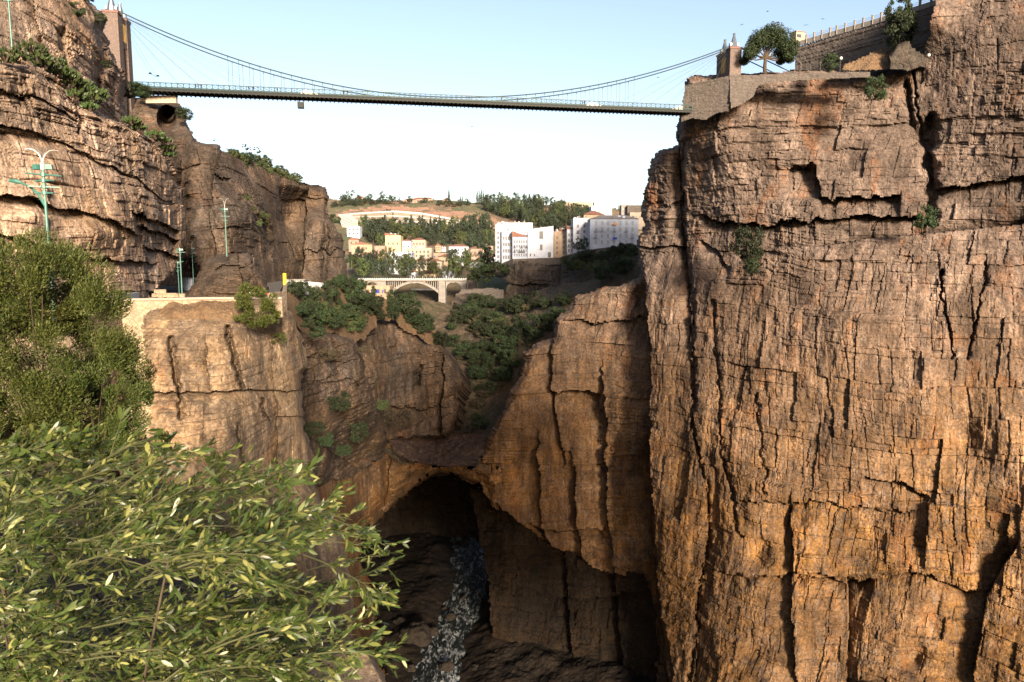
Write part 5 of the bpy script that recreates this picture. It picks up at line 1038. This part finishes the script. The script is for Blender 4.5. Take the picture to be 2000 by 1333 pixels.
# hillside woods
grp(100, CF+TR+TR+LI, [(700, 462), (740, 454), (800, 455), (860, 458), (900, 455), (960, 452), (966, 492), (900, 484), (850, 482), (800, 472), (760, 470), (740, 482), (705, 474)], THc, (6, 14), 'dark tree of the dense wood between the long fin building and the town', 'tree', 'trees of the wood behind the town', -3, (1, 1.5))
grp(100, TR+TR+CF+LI, [(930, 404), (980, 404), (1060, 406), (1100, 412), (1160, 422), (1130, 438), (1070, 446), (1020, 440), (985, 428), (950, 416)], THc, (6, 10), 'dark tree of the wood covering the slope above the white blocks', 'tree', 'trees of the wood above the white blocks', -3, (.9, 1.3))
grp(20, TR+CF, [(1000, 446), (1060, 448), (1160, 430), (1140, 450), (1090, 462), (1000, 450)], THc, (8, 12), 'dark tree rising just behind the roofs of the white blocks', 'tree', 'trees behind the white blocks', -3, (1, 1.3))
grp(60, TR+DR, [(648, 395), (700, 394), (790, 395), (880, 399), (950, 405), (900, 405), (800, 400), (720, 402), (650, 408)], THc, (5, 7), 'low tree of the green belt along the ridge above the bare red slope', 'tree', 'trees along the ridge belt', -3, (.7, 1.))
for i, (x, y, r, k, l) in enumerate([(668, 392, 5, 'open', 'thin open tree at the left end of the skyline'), (676, 390, 7, 'open', 'left one of two spreading open trees on the left skyline'), (687, 390, 8, 'open', 'right one of two spreading open trees on the left skyline'), (722, 391, 5, 'tree0', 'round small tree alone on the left skyline'), (747, 390, 6, 'tree1', 'dark round tree on the skyline left of the red roofed villas'), (763, 391, 4, 'tree2', 'smallest round bush on the skyline left of the villas'),
        (772, 391, 4, 'cypress', 'short cypress left of the red roofed villas'), (780, 391, 3.5, 'cypress', 'thinnest cypress left of the red roofed villas'), (877, 394, 9, 'cypress', 'tall cypress behind the orange gabled villa'), (899, 395, 5, 'cypress', 'left one of two short cypresses right of the orange villa'), (903, 395, 5, 'cypress', 'right one of two short cypresses right of the orange villa'),
        (932, 399, 9, 'cypress', 'leftmost of the tight cluster of tall cypresses'), (936, 399, 9, 'cypress', 'second from left in the tight cluster of tall cypresses'), (940, 399, 10, 'cypress', 'tallest in the tight cluster of tall cypresses'), (944, 399, 9, 'cypress', 'rightmost of the tight cluster of tall cypresses'), (952, 400, 8, 'tree0', 'bushy tree right of the tight cypress cluster'), (962, 400, 8, 'tree2', 'dark round tree next to the bushy one on the ridge'), (978, 400, 9, 'lite0', 'lighter green rounded tree on the ridge'),
        (1008, 401, 6, 'tree1', 'dark tree right of the low red villa'), (1024, 402, 8, 'conifer0', 'first pointed conifer of the ridge row'), (1034, 402, 8, 'conifer1', 'second pointed conifer of the ridge row'), (1043, 402, 8, 'conifer2', 'third pointed conifer of the ridge row'), (1052, 402, 7, 'conifer0', 'fourth pointed conifer of the ridge row'), (1065, 402, 7, 'tree0', 'round tree ending the ridge row of conifers'), (1079, 404, 7, 'tree1', 'dark tree on the ridge left of the barracks'), (1093, 405, 5, 'tree2', 'small tree on the ridge just left of the barracks'), (1208, 412, 4, 'cypress', 'small cypress between the stepped white house and the grey house')]):
    plant(k, x, y+1, THf(x, y+2)-4, r, l, 'tree' if k != 'cypress' else 'cypress', zs=1.15)
# town trees
grp(34, LI+TR, [(680, 520), (720, 515), (750, 520), (800, 524), (870, 524), (960, 520), (962, 545), (800, 547), (685, 547)], [(680, 520, 500), (960, 520, 480), (680, 547, 455), (960, 547, 450)], (10, 15), 'green tree standing in the row behind the arched bridge', 'tree', 'trees behind the arched bridge', 0, (.9, 1.3))
for x, y, r, k, l in [(750, 530, 15, 'lite1', 'light green broad tree left of the big white building'), (702, 525, 16, 'tree1', 'large dark tree under the brown cliff end'), (725, 530, 14, 'tree0', 'dark tree between the large dark one and the light green one'), (793, 545, 10, 'lite2', 'yellowish green tree in front of the big white building'), (849, 546, 13, 'lite0', 'full yellow green tree at mid bridge parapet'), (886, 520, 13, 'tree2', 'dark rounded tree below the white house with rusty roof'), (908, 520, 11, 'tree0', 'dark rounded tree below the pinkish house with tall windows'), (892, 546, 13, 'lite1', 'yellow green tree near the right end of the arched bridge'), (945, 520, 16, 'tree1', 'large dark tree left of the tall white corner block'), (900, 478, 10, 'lite2', 'bright green tree at the top right of the town'), (938, 490, 10, 'tree0', 'olive tree behind the pinkish house'), (866, 484, 10, 'tree1', 'brownish tree above the low pink house')]:
    plant(k, x, y, 490 if y > 540 else 520, r, l, 'tree', zs=1.1)
grp(10, DK, [(915, 552), (960, 520), (990, 530), (990, 556), (940, 560)], [(915, 552, 412), (990, 530, 405)], (9, 14), 'dark bush on the slope between the bridge abutment and the grey cliff', 'bush', 'bushes by the bridge abutment', -6)
grp(22, DK+LT, [(1100, 515), (1150, 500), (1245, 492), (1250, 520), (1180, 535), (1120, 530)], [(1100, 515, 398), (1245, 495, 366), (1180, 535, 352)], (11, 18), 'dark green bush hanging below the long cliff top wall', 'bush', 'bushes under the cliff top wall', -8)
plant('tree1', 1130, 492, 399, 11, 'round tree left one of the pair before the long tiled block', 'tree'); plant('tree2', 1142, 492, 396, 9, 'round tree right one of the pair before the long tiled block', 'tree', zs=1.3); plant('bush0', 1066, 562, 380, 6, 'small dark bush on the face of the grey cliff', 'bush')
# gorge banks
grp(60, DK, [(560, 570), (620, 575), (670, 548), (700, 560), (730, 600), (790, 605), (850, 650), (880, 695), (830, 668), (780, 630), (720, 628), (700, 660), (640, 650), (590, 625), (565, 600)], SBc, (9, 22), ['dark green bush among those crowding the left bank of the gorge'], 'bush', 'bushes on the left gorge bank', -2, (.8, 1.3))
grp(10, LT, [(570, 590), (640, 610), (720, 620), (700, 650), (600, 640)], SBc, (10, 16), 'mid green bush among the darker ones on the left bank', 'bush', 'lighter bushes on the left gorge bank', -3)
for x, y, r, k, l in [(690, 575, 26, 'bush0', 'tallest dark tree crown at the foot of the brown cliff end'), (664, 590, 20, 'bush1', 'broad dark bush left of the tallest dark crown'), (800, 600, 26, 'bush2', 'dark tree crown right of the old stone house'), (770, 580, 16, 'bush0', 'dark bush directly beside the blue washing'), (735, 632, 22, 'bush1', 'dark bush below the old stone house')]: plant(k, x, y+12, 190 if x < 700 else 235, r, l, 'bush', zs=1.2)
grp(85, DK, [(880, 600), (960, 590), (1060, 575), (1110, 580), (1090, 640), (1030, 680), (1000, 740), (950, 780), (900, 740), (885, 690)], SLc, (7, 20), 'dark bush scattered over the shaded scree at the back of the gorge', 'bush', 'bushes on the back slope', -3)
grp(70, DR, [(900, 620), (1060, 600), (1100, 570), (1150, 560), (1080, 650), (1000, 720), (940, 830), (890, 780)], SLc, (5, 13), 'dull dry shrub on the shaded scree at the back of the gorge', 'shrub', 'dry shrubs on the back slope', -2)
for x, y, r, k, l in [(975, 640, 20, 'light0', 'bright green bush standing out on the dark back slope'), (1050, 645, 30, 'bush1', 'large dark bush at the top left edge of the right cliff bench'), (1085, 625, 22, 'bush2', 'dark bush tucked under the cliff bench on the right'), (905, 850, 26, 'dry0', 'large dull green shrub at the right side of the rubble'), (930, 835, 24, 'bush0', 'dark shrub on the right behind the rubble'), (1180, 545, 24, 'bush1', 'dark bush at the foot of the right pinnacle'), (1215, 535, 26, 'bush2', 'largest bush between the long wall and the right pinnacle')]:
    plant(k, x, y, tps(SLc)(np.array([float(x)]), np.array([float(y)]))[0]-5, r, l, 'bush', zs=.8)
# plants on the rock faces
for x, y, Y, r, k, l in [(645, 702, 143, 24, 'dry0', 'dull round shrub high on the striped gorge wall'), (668, 800, 140, 26, 'bush0', 'dark round bush in the middle of the striped gorge wall'), (700, 860, 150, 18, 'bush1', 'tall dark bush right of the middle bush on the gorge wall'), (712, 690, 158, 14, 'dry1', 'drooping shrub on the corner of the striped gorge wall'), (775, 832, 200, 32, 'dry2', 'broad dull bush left behind the rubble'), (745, 800, 178, 15, 'light1', 'small green shrub left above the rubble'), (615, 850, 125, 20, 'bush2', 'leafy green bush at the left foot of the gorge wall'), (640, 870, 128, 18, 'bush0', 'second leafy bush on the ledge foot of the gorge wall'), (672, 890, 135, 16, 'bush1', 'third leafy bush trailing down the ledge'),
        (620, 660, 132, 16, 'bush2', 'rounded bush on the rim of the striped gorge wall'), (600, 640, 128, 14, 'bush0', 'dark bush on the bank near the road end'), (1462, 506, 187, 31, 'bush1', 'dark green bush on the ledge of the great right cliff'), (1470, 534, 186, 15, 'bush2', 'small bush hanging below the ledge bush'), (1806, 446, 172, 21, 'bush0', 'nearly black bush in the crevice of the great cliff'), (1710, 194, 180, 21, 'bush1', 'dark upright bush on the right cliff below the terrace'), (1620, 138, 190, 15, 'bush2', 'dark bush against the foot of the terrace wall'), (1756, 86, 196, 28, 'bush2', 'loose green tree growing against the high terrace wall'), (1755, 46, 200, 24, 'bush0', 'top of a loose tree reaching the balustrade'),
        (262, 192, 120, 22, 'bush0', 'dark round tree left one hiding the bridge landing'), (277, 190, 122, 18, 'bush1', 'dark tree right one hiding the bridge landing'), (362, 234, 172, 16, 'bush2', 'grey green tree leaning from the rock with the cave'), (654, 436, 225, 12, 'bush0', 'dark bush on the shoulder at the end of the brown cliff'), (196, 44, 95, 12, 'bush1', 'small bush near the top of the upper left rock'), (150, 30, 84, 16, 'bush0', 'green shrub in the crack of the upper left rock'), (208, 132, 98, 9, 'bush2', 'small dark bush on the edge before the left tower'), (170, 2, 90, 12, 'bush0', 'shrub on the very top left rock')]:
    if x < 215: Y = float(sheet_at(LUc)(x, y))
    plant(k, x, y, Y-1.5, r, l, 'bush', zs=1. if x < 1400 and y != 860 else 1.5)
grp(34, LT+DK, [(445, 302), (480, 300), (520, 318), (560, 340), (592, 356), (560, 360), (520, 345), (480, 330)], MCc, (7, 12), 'green bush on the sloping top of the brown cliff', 'bush', 'bushes on top of the brown cliff', 2)
grp(12, DR+LT, [(478, 380), (500, 395), (530, 430), (536, 470), (520, 470), (500, 430)], MCc, (5, 8), 'small bush in the cleft of the brown cliff', 'bush', 'bushes in the cleft of the brown cliff', -2)
for x, y, r in ((420, 280, 4), (447, 300, 5), (482, 302, 9), (503, 308, 9)): plant('open', x, y, 178, r, 'thin see through shrub on the skyline, %s' % {420: 'leftmost and smallest', 447: 'beside the square rock tower', 482: 'at the start of the green top', 503: 'tallest of the green top'}[x], 'shrub')
# prickly pears along the ledge
def cactus(px, py, Y, r, label):
    n = 60; C_ = []; 
    b = MB(); e = empty('prickly_pear', PV(px, py, Y)); tag(e, label, 'cactus', 'prickly pears on the left ledge')
    for k in range(n):
        a = random.uniform(0, 6.28); rr = r*math.sqrt(random.random()); z = random.uniform(0, r*.9)*(1-.5*rr/r); L = random.uniform(.3, .48)
        d = Vector((math.cos(a)*.5, math.sin(a)*.5, random.uniform(.4, 1))).normalized(); s_ = d.cross(Vector((random.gauss(0, 1), random.gauss(0, 1), .2))).normalized(); u = d.cross(s_); c = Vector((rr*math.cos(a), rr*math.sin(a), z))
        ring = [c+d*(L*.5*math.cos(t))+s_*(L*.36*math.sin(t)) for t in np.linspace(0, 2*math.pi, 9)[:-1]]
        b.add([p+u*.03 for p in ring]+[p-u*.03 for p in ring], [tuple(range(8)), tuple(range(15, 7, -1))]+[(i, 8+i, 8+(i+1) % 8, (i+1) % 8) for i in range(8)])
    b.build('pads', 'leaf_cactus', e); b = MB()
    for k in range(5): a = k*1.25; b.tube([(0, 0, -.3), (math.cos(a)*r*.4, math.sin(a)*r*.4, r*.5)], .09, 6)
    b.build('stem', 'bark', e)
for i, (x, y, Y, r) in enumerate([(10, 118, 50, 1.4), (30, 112, 52, 1.3), (62, 100, 60, 1.5), (75, 118, 60, 1.5), (90, 130, 61, 1.4), (105, 125, 63, 1.4), (118, 145, 64, 1.5), (132, 150, 66, 1.4), (142, 165, 67, 1.4), (155, 170, 69, 1.5), (168, 185, 71, 1.5), (180, 198, 72, 1.4), (190, 188, 74, 1.4), (152, 190, 68, 1.2), (176, 212, 71, 1.),
        (258, 240, 86, 1.2), (270, 252, 88, 1.1), (304, 268, 92, 1.4), (318, 278, 94, 1.4), (326, 292, 96, 1.2), (332, 304, 97, 1.)]):
    Y = float(sheet_at(LCc)(x, y+8))+.6; cactus(x, y, Y, r*.85, 'prickly pear clump on the ledge, number %s from the left end of its run' % i if 0 else ('prickly pear clump of the long green run across the upper left ledge' if i < 15 else 'prickly pear clump near the overhanging corner by the cave rock'))
# umbrella pine
def pine(px, py, Y):
    m_ = M(Y); e = empty('pine_tree', PV(px, py, Y)); tag(e, 'dark spreading umbrella pine with a crooked trunk on the cliff top', 'tree')
    b = MB(); b.tube([(0, 0, -1), (-.1*m_*10, 0, 16*m_), (0, 0, 32*m_), (3*m_, 0, 46*m_)], [4.2*m_, 3.4*m_, 3*m_, 2*m_], 8); b.build('trunk', 'bark', e, smooth=True); lobes = []
    for x, z, r in ((-26, 42, 15), (-12, 66, 20), (8, 76, 18), (26, 66, 18), (40, 48, 15), (46, 34, 10), (-36, 30, 9), (-20, 54, 16), (10, 58, 20), (30, 44, 14), (34, 28, 8)):
        for yy in (-12, 0, 12): lobes.append((x+random.uniform(-4, 4), yy+random.uniform(-4, 4), z+random.uniform(-4, 4), r*random.uniform(.85, 1.2)))
        b = MB(); b.tube([(1*m_, 0, 30*m_), (x*.5*m_, 0, (z*.6+8)*m_), (x*m_, 0, z*m_)], [2*m_, 1.2*m_, .4*m_], 5); b.build('limb', 'bark', e)
    Cs = []; Ns = []
    for x, y, z, r in lobes:
        d = rng.normal(size=(900, 3)); d /= np.linalg.norm(d, axis=1, keepdims=True); d[:, 2] *= .75; p = d*(r*rng.random(900)**.35)[:, None]; Cs.append((p+np.array([x, y, z]))*m_); Ns.append(d)
    link('crown', quad_leaves('crown', np.concatenate(Cs), .42, 'leaf_dark', np.concatenate(Ns), .5), None, e)
pine(1494, 146, 196)
# feathery bush on the buttress and big feathery bush at the left
def feathery(px, py, Y, rx, rz_, n, ls, label, clumps=60, ry=None, name='bush', mat='leaf_feather'):
    e = empty(name, PV(px, py, Y)); tag(e, label, 'bush'); m_ = M(Y); c, nr = crown_pts(n, (rx*m_, (ry or rx)*m_, rz_*m_), int(clumps*.8), .2, rz_*m_*.7)
    D_ = nr+np.array([.3, 0, .8]); link('foliage', leaf_mesh('foliage', c, D_+rng.normal(size=D_.shape)*.6, ls*(.6+.8*rng.random(n)), ls*.3, mat), None, e)
    b = MB()
    for k in range(8):
        a = random.uniform(0, 6.28); q = random.uniform(.4, .8); b.tube([(0, 0, -.3*rz_*m_), (math.cos(a)*rx*m_*q*.4, math.sin(a)*rx*m_*q*.4, rz_*m_*.5), (math.cos(a)*rx*m_*q, math.sin(a)*rx*m_*q, rz_*m_*random.uniform(.8, 1.4))], [.012*rz_*m_+.01, .009*rz_*m_, .003*rz_*m_], 5)
    b.build('stems', 'bark', e)
feathery(500, 632, 69, 44, 44, 9000, .24, 'round olive green bush growing on top of the sunlit buttress'); feathery(548, 672, 76, 16, 14, 900, .2, 'small dry bush on the right shoulder of the sunlit buttress', 20)
feathery(85, 830, 13, 180, 215, 70000, .06, 'large feathery green bush filling the left edge', 150, 150); feathery(70, 640, 13.5, 105, 110, 30000, .055, 'upper feathery green bush crown behind the tallest lamp post', 70)
feathery(235, 890, 14.5, 80, 130, 20000, .06, 'feathery green bush lobe leaning right over the masonry road wall', 50)
feathery(190, 870, 13.2, 100, 120, 24000, .055, 'middle feathery green bush lobe above the olive leaves', 60)
feathery(0, 900, 12, 90, 90, 16000, .06, 'lower feathery bush with rusty twigs behind the olive branches', 40)
# foreground olive shrub
e = empty('olive_shrub', (-1.6, 1.2, -2.2)); tag(e, 'wind blown olive shrub with narrow pale leaves filling the lower left foreground', 'shrub')
OL = [(-60, 850), (60, 835), (150, 822), (230, 845), (290, 825), (330, 850), (420, 870), (455, 862), (480, 880), (560, 875), (590, 890), (625, 895), (610, 930), (680, 945), (730, 985), (715, 1010), (745, 1030), (782, 1080), (760, 1120), (765, 1150), (700, 1160), (690, 1200), (750, 1210), (750, 1260), (690, 1300), (700, 1400), (-60, 1400)]
sprays = []; tries = 0
while len(sprays) < 230 and tries < 9000:
    tries += 1; x, y = random.uniform(-60, 790), random.uniform(815, 1400)
    if not inpoly(np.array([x]), np.array([y]), OL)[0]: continue
    if 180 < x < 300 and 1120 < y < 1290 and random.random() < .8: continue
    if any(abs(x-a) < 24 and abs(y-b_) < 15 for a, b_, _ in sprays): continue
    sprays.append((x, y, random.uniform(1.9, 3.2)))
for k in range(130):
    x, y = random.uniform(-60, 640), random.uniform(900, 1400)
    if inpoly(np.array([x+50.]), np.array([y-20.]), OL)[0]: sprays.append((x, y, random.uniform(3.4, 4.6)))
Cs = []; Ds = []; Ls = []; tb = MB(); brs = []
root = Vector((-2.0, 2.8, -3.6)); g3 = lambda q: Vector((random.gauss(0, q), random.gauss(0, q), random.gauss(0, q)))
for x, y, Y in sprays:
    tip = PV(x, y, Y); up = .45 if y < 1000 else .2
    D = (Vector((1, -.1, up))+g3(.22)).normalized(); L = random.uniform(.3, .5)*Y/2.5; sag = Vector((0, 0, random.uniform(.0, .05)))
    cur = lambda t_: tip-D*L*(1-t_)-sag*(1-t_)**2+Vector((0, 0, -.03*t_*t_))
    br = [cur(t_) for t_ in (0, .25, .5, .75, 1)]; tb.tube(br, [.004, .0035, .003, .002, .001], 5, False); brs.append(br[0])
    for k in range(random.randint(9, 14)):
        t_ = random.uniform(.1, 1); p0 = cur(t_); d = (D+g3(.38)).normalized(); l1 = random.uniform(.06, .15)*(1.15-.4*t_); p1 = p0+d*l1
        tb.tube([p0, p1], [.0018, .0008], 4, False)
        for m_ in range(random.randint(7, 12)):
            u = random.uniform(.15, 1.08); dd = (d+g3(.36)).normalized(); l_ = random.uniform(.024, .052)*(1 if random.random() < .85 else .6); p = p0.lerp(p1, u)
            Cs.append(tuple(p+dd*l_*.5)); Ds.append(tuple(dd)); Ls.append(l_)
tw = sprays
n = len(Cs); lm = leaf_mesh('leaves', np.array(Cs), np.array(Ds), np.array(Ls), np.array(Ls)*(.20+.12*rng.random(n)), 'leaf_olive', None, .16)
o = link('leaves', lm, None, e); o['kind'] = 'stuff'; o.matrix_parent_inverse = Matrix.Translation(-e.location)
o = tb.build('twigs', 'twig', e); o.matrix_parent_inverse = Matrix.Translation(-e.location)
for k in range(10):
    tip = brs[k*22]; mid = root.lerp(tip, .6)+Vector((0, 0, .1)); b = MB(); b.tube([root, root.lerp(mid, .5)+Vector((0, 0, .05)), mid, tip], [.014, .010, .006, .003], 6)
    o = b.build('branch', 'bark', e, smooth=True); o.matrix_parent_inverse = Matrix.Translation(-e.location)
# ------------------------------------------------------------------ boulders in the river and small things
def boulder(x, y, z, r, label, seed, mat='boulder'):
    bm = bmesh.new(); bmesh.ops.create_icosphere(bm, subdivisions=4, radius=1)
    V = np.array([v.co[:] for v in bm.verts]); d = 1+.25*fbm(V[:, 0]*1.2+seed, V[:, 1]*1.2, V[:, 2]*1.2, 4, seed)+.12*np.round(2*vn(V[:, 0]*2+seed, V[:, 1]*2, V[:, 2]*2, seed))
    for v, k in zip(bm.verts, d): v.co = Vector((v.co.x*k*r, v.co.y*k*r*.9, v.co.z*k*r*.8))
    me = bpy.data.meshes.new('boulder'); bm.to_mesh(me); bm.free(); o = link('boulder', me, MATS[mat], None, (x, y, z)); tag(o, label, 'boulder', 'boulders in the river bed'); return o
for i, (px, py, r, l) in enumerate([(808, 1250, 6.0, 'largest brown boulder standing left of the river'), (780, 1225, 3.6, 'tall split boulder behind the largest one'), (845, 1238, 2.2, 'rounded boulder at the water edge right of the largest'), (880, 1208, 2., 'pale round boulder in midstream'), (818, 1214, 1.8, 'flat topped boulder beside the tall one'), (872, 1305, 2.4, 'low boulder in the foam at the bottom edge'), (748, 1290, 4., 'dark boulder at the left river bank'), (905, 1170, 1.2, 'small rock in the white water'), (868, 1190, 1., 'little rock above the pale boulder'), (905, 1062, 2., 'flat slab rock deep in the cavern'), (880, 1030, 2.2, 'long slab rock at the cavern mouth'), (930, 1310, 2., 'dark rock right of the foam'), (800, 1310, 2., 'dark low rock below the largest boulder')]):
    v = PV(px, py, float(Yz(py, ZR))); boulder(v.x, v.y, ZR+r*.15, r, l, i+3)
NR = [(622, 1290), (640, 1272), (668, 1262), (700, 1262), (722, 1268), (736, 1290), (748, 1310), (764, 1345), (764, 1400), (560, 1400), (560, 1330)]
sheet('near_rock', NR, [(640, 1280, 34), (720, 1275, 34), (760, 1340, 32), (600, 1400, 28), (700, 1400, 28)], 'rock_buttress', (.2, -.9, .3), rocky(R(20), 0, .3, .5, .8, .2, .6, .3, 95), [], sil=NR[:8], silr=(12, 3), step=1.8, skirt=(0, 10, -3), label='pale rock corner at the bottom left of the gorge')
NG = [(-200, 930), (0, 900), (140, 905), (300, 960), (420, 1060), (520, 1180), (600, 1300), (640, 1480), (-200, 1480)]
sheet('near_slope', NG, [(-200, 930, 16), (140, 905, 20), (300, 960, 22), (520, 1180, 20), (600, 1300, 16), (0, 1200, 9), (300, 1300, 9), (-200, 1480, 5), (640, 1480, 10)], 'scree', (.2, -.6, .7), rocky(R(20), 0, .8, 1.3, 2, 0, 2., .3, 97), [], step=3, skirt=(0, 12, -4), label='steep rocky slope under the foreground shrub')
# birds
for i, (x, y, Y, l) in enumerate([(1499, 23, 150, 'highest bird above the pine'), (1449, 49, 160, 'left lower bird above the pine'), (1574, 50, 160, 'right lower bird above the balustrade'), (1607, 38, 170, 'rightmost tiny bird above the balustrade'), (1285, 152, 150, 'bird between the bridge cables on the right'), (922, 248, 170, 'lone bird below the middle of the bridge')]):
    b = MB(); b.tube([(-.22, 0, 0), (-.08, 0, .02), (.1, 0, .02), (.24, 0, 0)], [.01, .06, .06, .02], 6)
    for sg in (-1, 1): b.add([(-.08, 0, .03), (.1, 0, .03), (.02, sg*.28, .14), (-.14, sg*.6, .04)], [(0, 1, 2, 3), (3, 2, 1, 0)])
    tag(b.build('bird', 'bird', None, PV(x, y, Y), .6*i), 'small dark %s' % l, 'bird', 'birds over the gorge')


for k in range(26):
    px, py = random.uniform(770, 935), random.uniform(868, 900); Y = tps(RBc)(np.array([px]), np.array([py]))[0]; v = PV(px, py, float(Y)-.4); boulder(v.x, v.y, v.z, random.uniform(.35, 1.0), 'small fallen rock lying on the reddish rubble above the arch', k+50, 'rock_mid')

# each repeat's label says where it stands among its like
bpy.context.view_layer.update()
ONES = 'first second third fourth fifth sixth seventh eighth ninth tenth eleventh twelfth thirteenth fourteenth fifteenth sixteenth seventeenth eighteenth nineteenth'.split()
ORD = ONES+['twentieth']+['twenty-'+o for o in ONES[:9]]+['thirtieth']+['thirty-'+o for o in ONES[:9]]
BN = {1: [''], 2: ['upper', 'lower'], 3: ['upper', 'middle', 'lower'], 4: ['top', 'upper', 'lower', 'bottom'], 5: ['top', 'upper', 'middle', 'lower', 'bottom'], 6: ['topmost', 'second', 'third', 'fourth', 'fifth', 'lowest']}
SHORT = {'dark tree of the dense wood between the long fin building and the town': 'dark tree below the long fin building', 'dark tree of the wood covering the slope above the white blocks': 'dark tree on the slope above the white blocks',
 'low tree of the green belt along the ridge above the bare red slope': 'low tree of the ridge above the red slope', 'green tree standing in the row behind the arched bridge': 'green tree in the row behind the arched bridge', 'dark green bush among those crowding the left bank of the gorge': 'dark green bush on the left gorge bank',
 'dark bush scattered over the shaded scree at the back of the gorge': 'dark bush on the shaded slope behind the arch', 'dull dry shrub on the shaded scree at the back of the gorge': 'dull dry shrub on the slope behind the arch', 'dark bush on the slope between the bridge abutment and the grey cliff': 'dark bush between bridge abutment and grey cliff',
 'dark green bush hanging below the long cliff top wall': 'dark bush hanging below the cliff top wall', 'prickly pear clump of the long green run across the upper left ledge': 'prickly pear clump on the upper left ledge', 'prickly pear clump near the overhanging corner by the cave rock': 'prickly pear clump near the cave rock', 'mid green bush among the darker ones on the left bank': 'mid green bush among darker left bank ones',
 'dark tree rising just behind the roofs of the white blocks': 'dark tree behind the roofs of the white blocks', 'small fallen rock lying on the reddish rubble above the arch': 'small fallen rock on the rubble above the arch'}
same = {}
for o in COL.objects:
    if o.parent is None and o.get('category') and o.get('label'): same.setdefault(o['label'], []).append(o)
for lb, obs in same.items():
    if len(obs) < 2: continue
    def pix(o): v = o.matrix_world.translation; f_ = v.y*CP-v.z*SP; return (F*v.x/f_, -F*(v.z*CP+v.y*SP)/f_)
    nb = min(6, max(1, math.ceil(len(obs)/14))); srt = sorted(obs, key=lambda o: pix(o)[1]); sz = math.ceil(len(obs)/nb); base = SHORT.get(lb, lb)
    for k in range(nb):
        row = sorted(srt[k*sz:(k+1)*sz], key=lambda o: pix(o)[0])
        for i, o in enumerate(row): o['label'] = base+(', %s band' % BN[nb][k] if nb > 1 else '')+', %s from the left' % ORD[i]
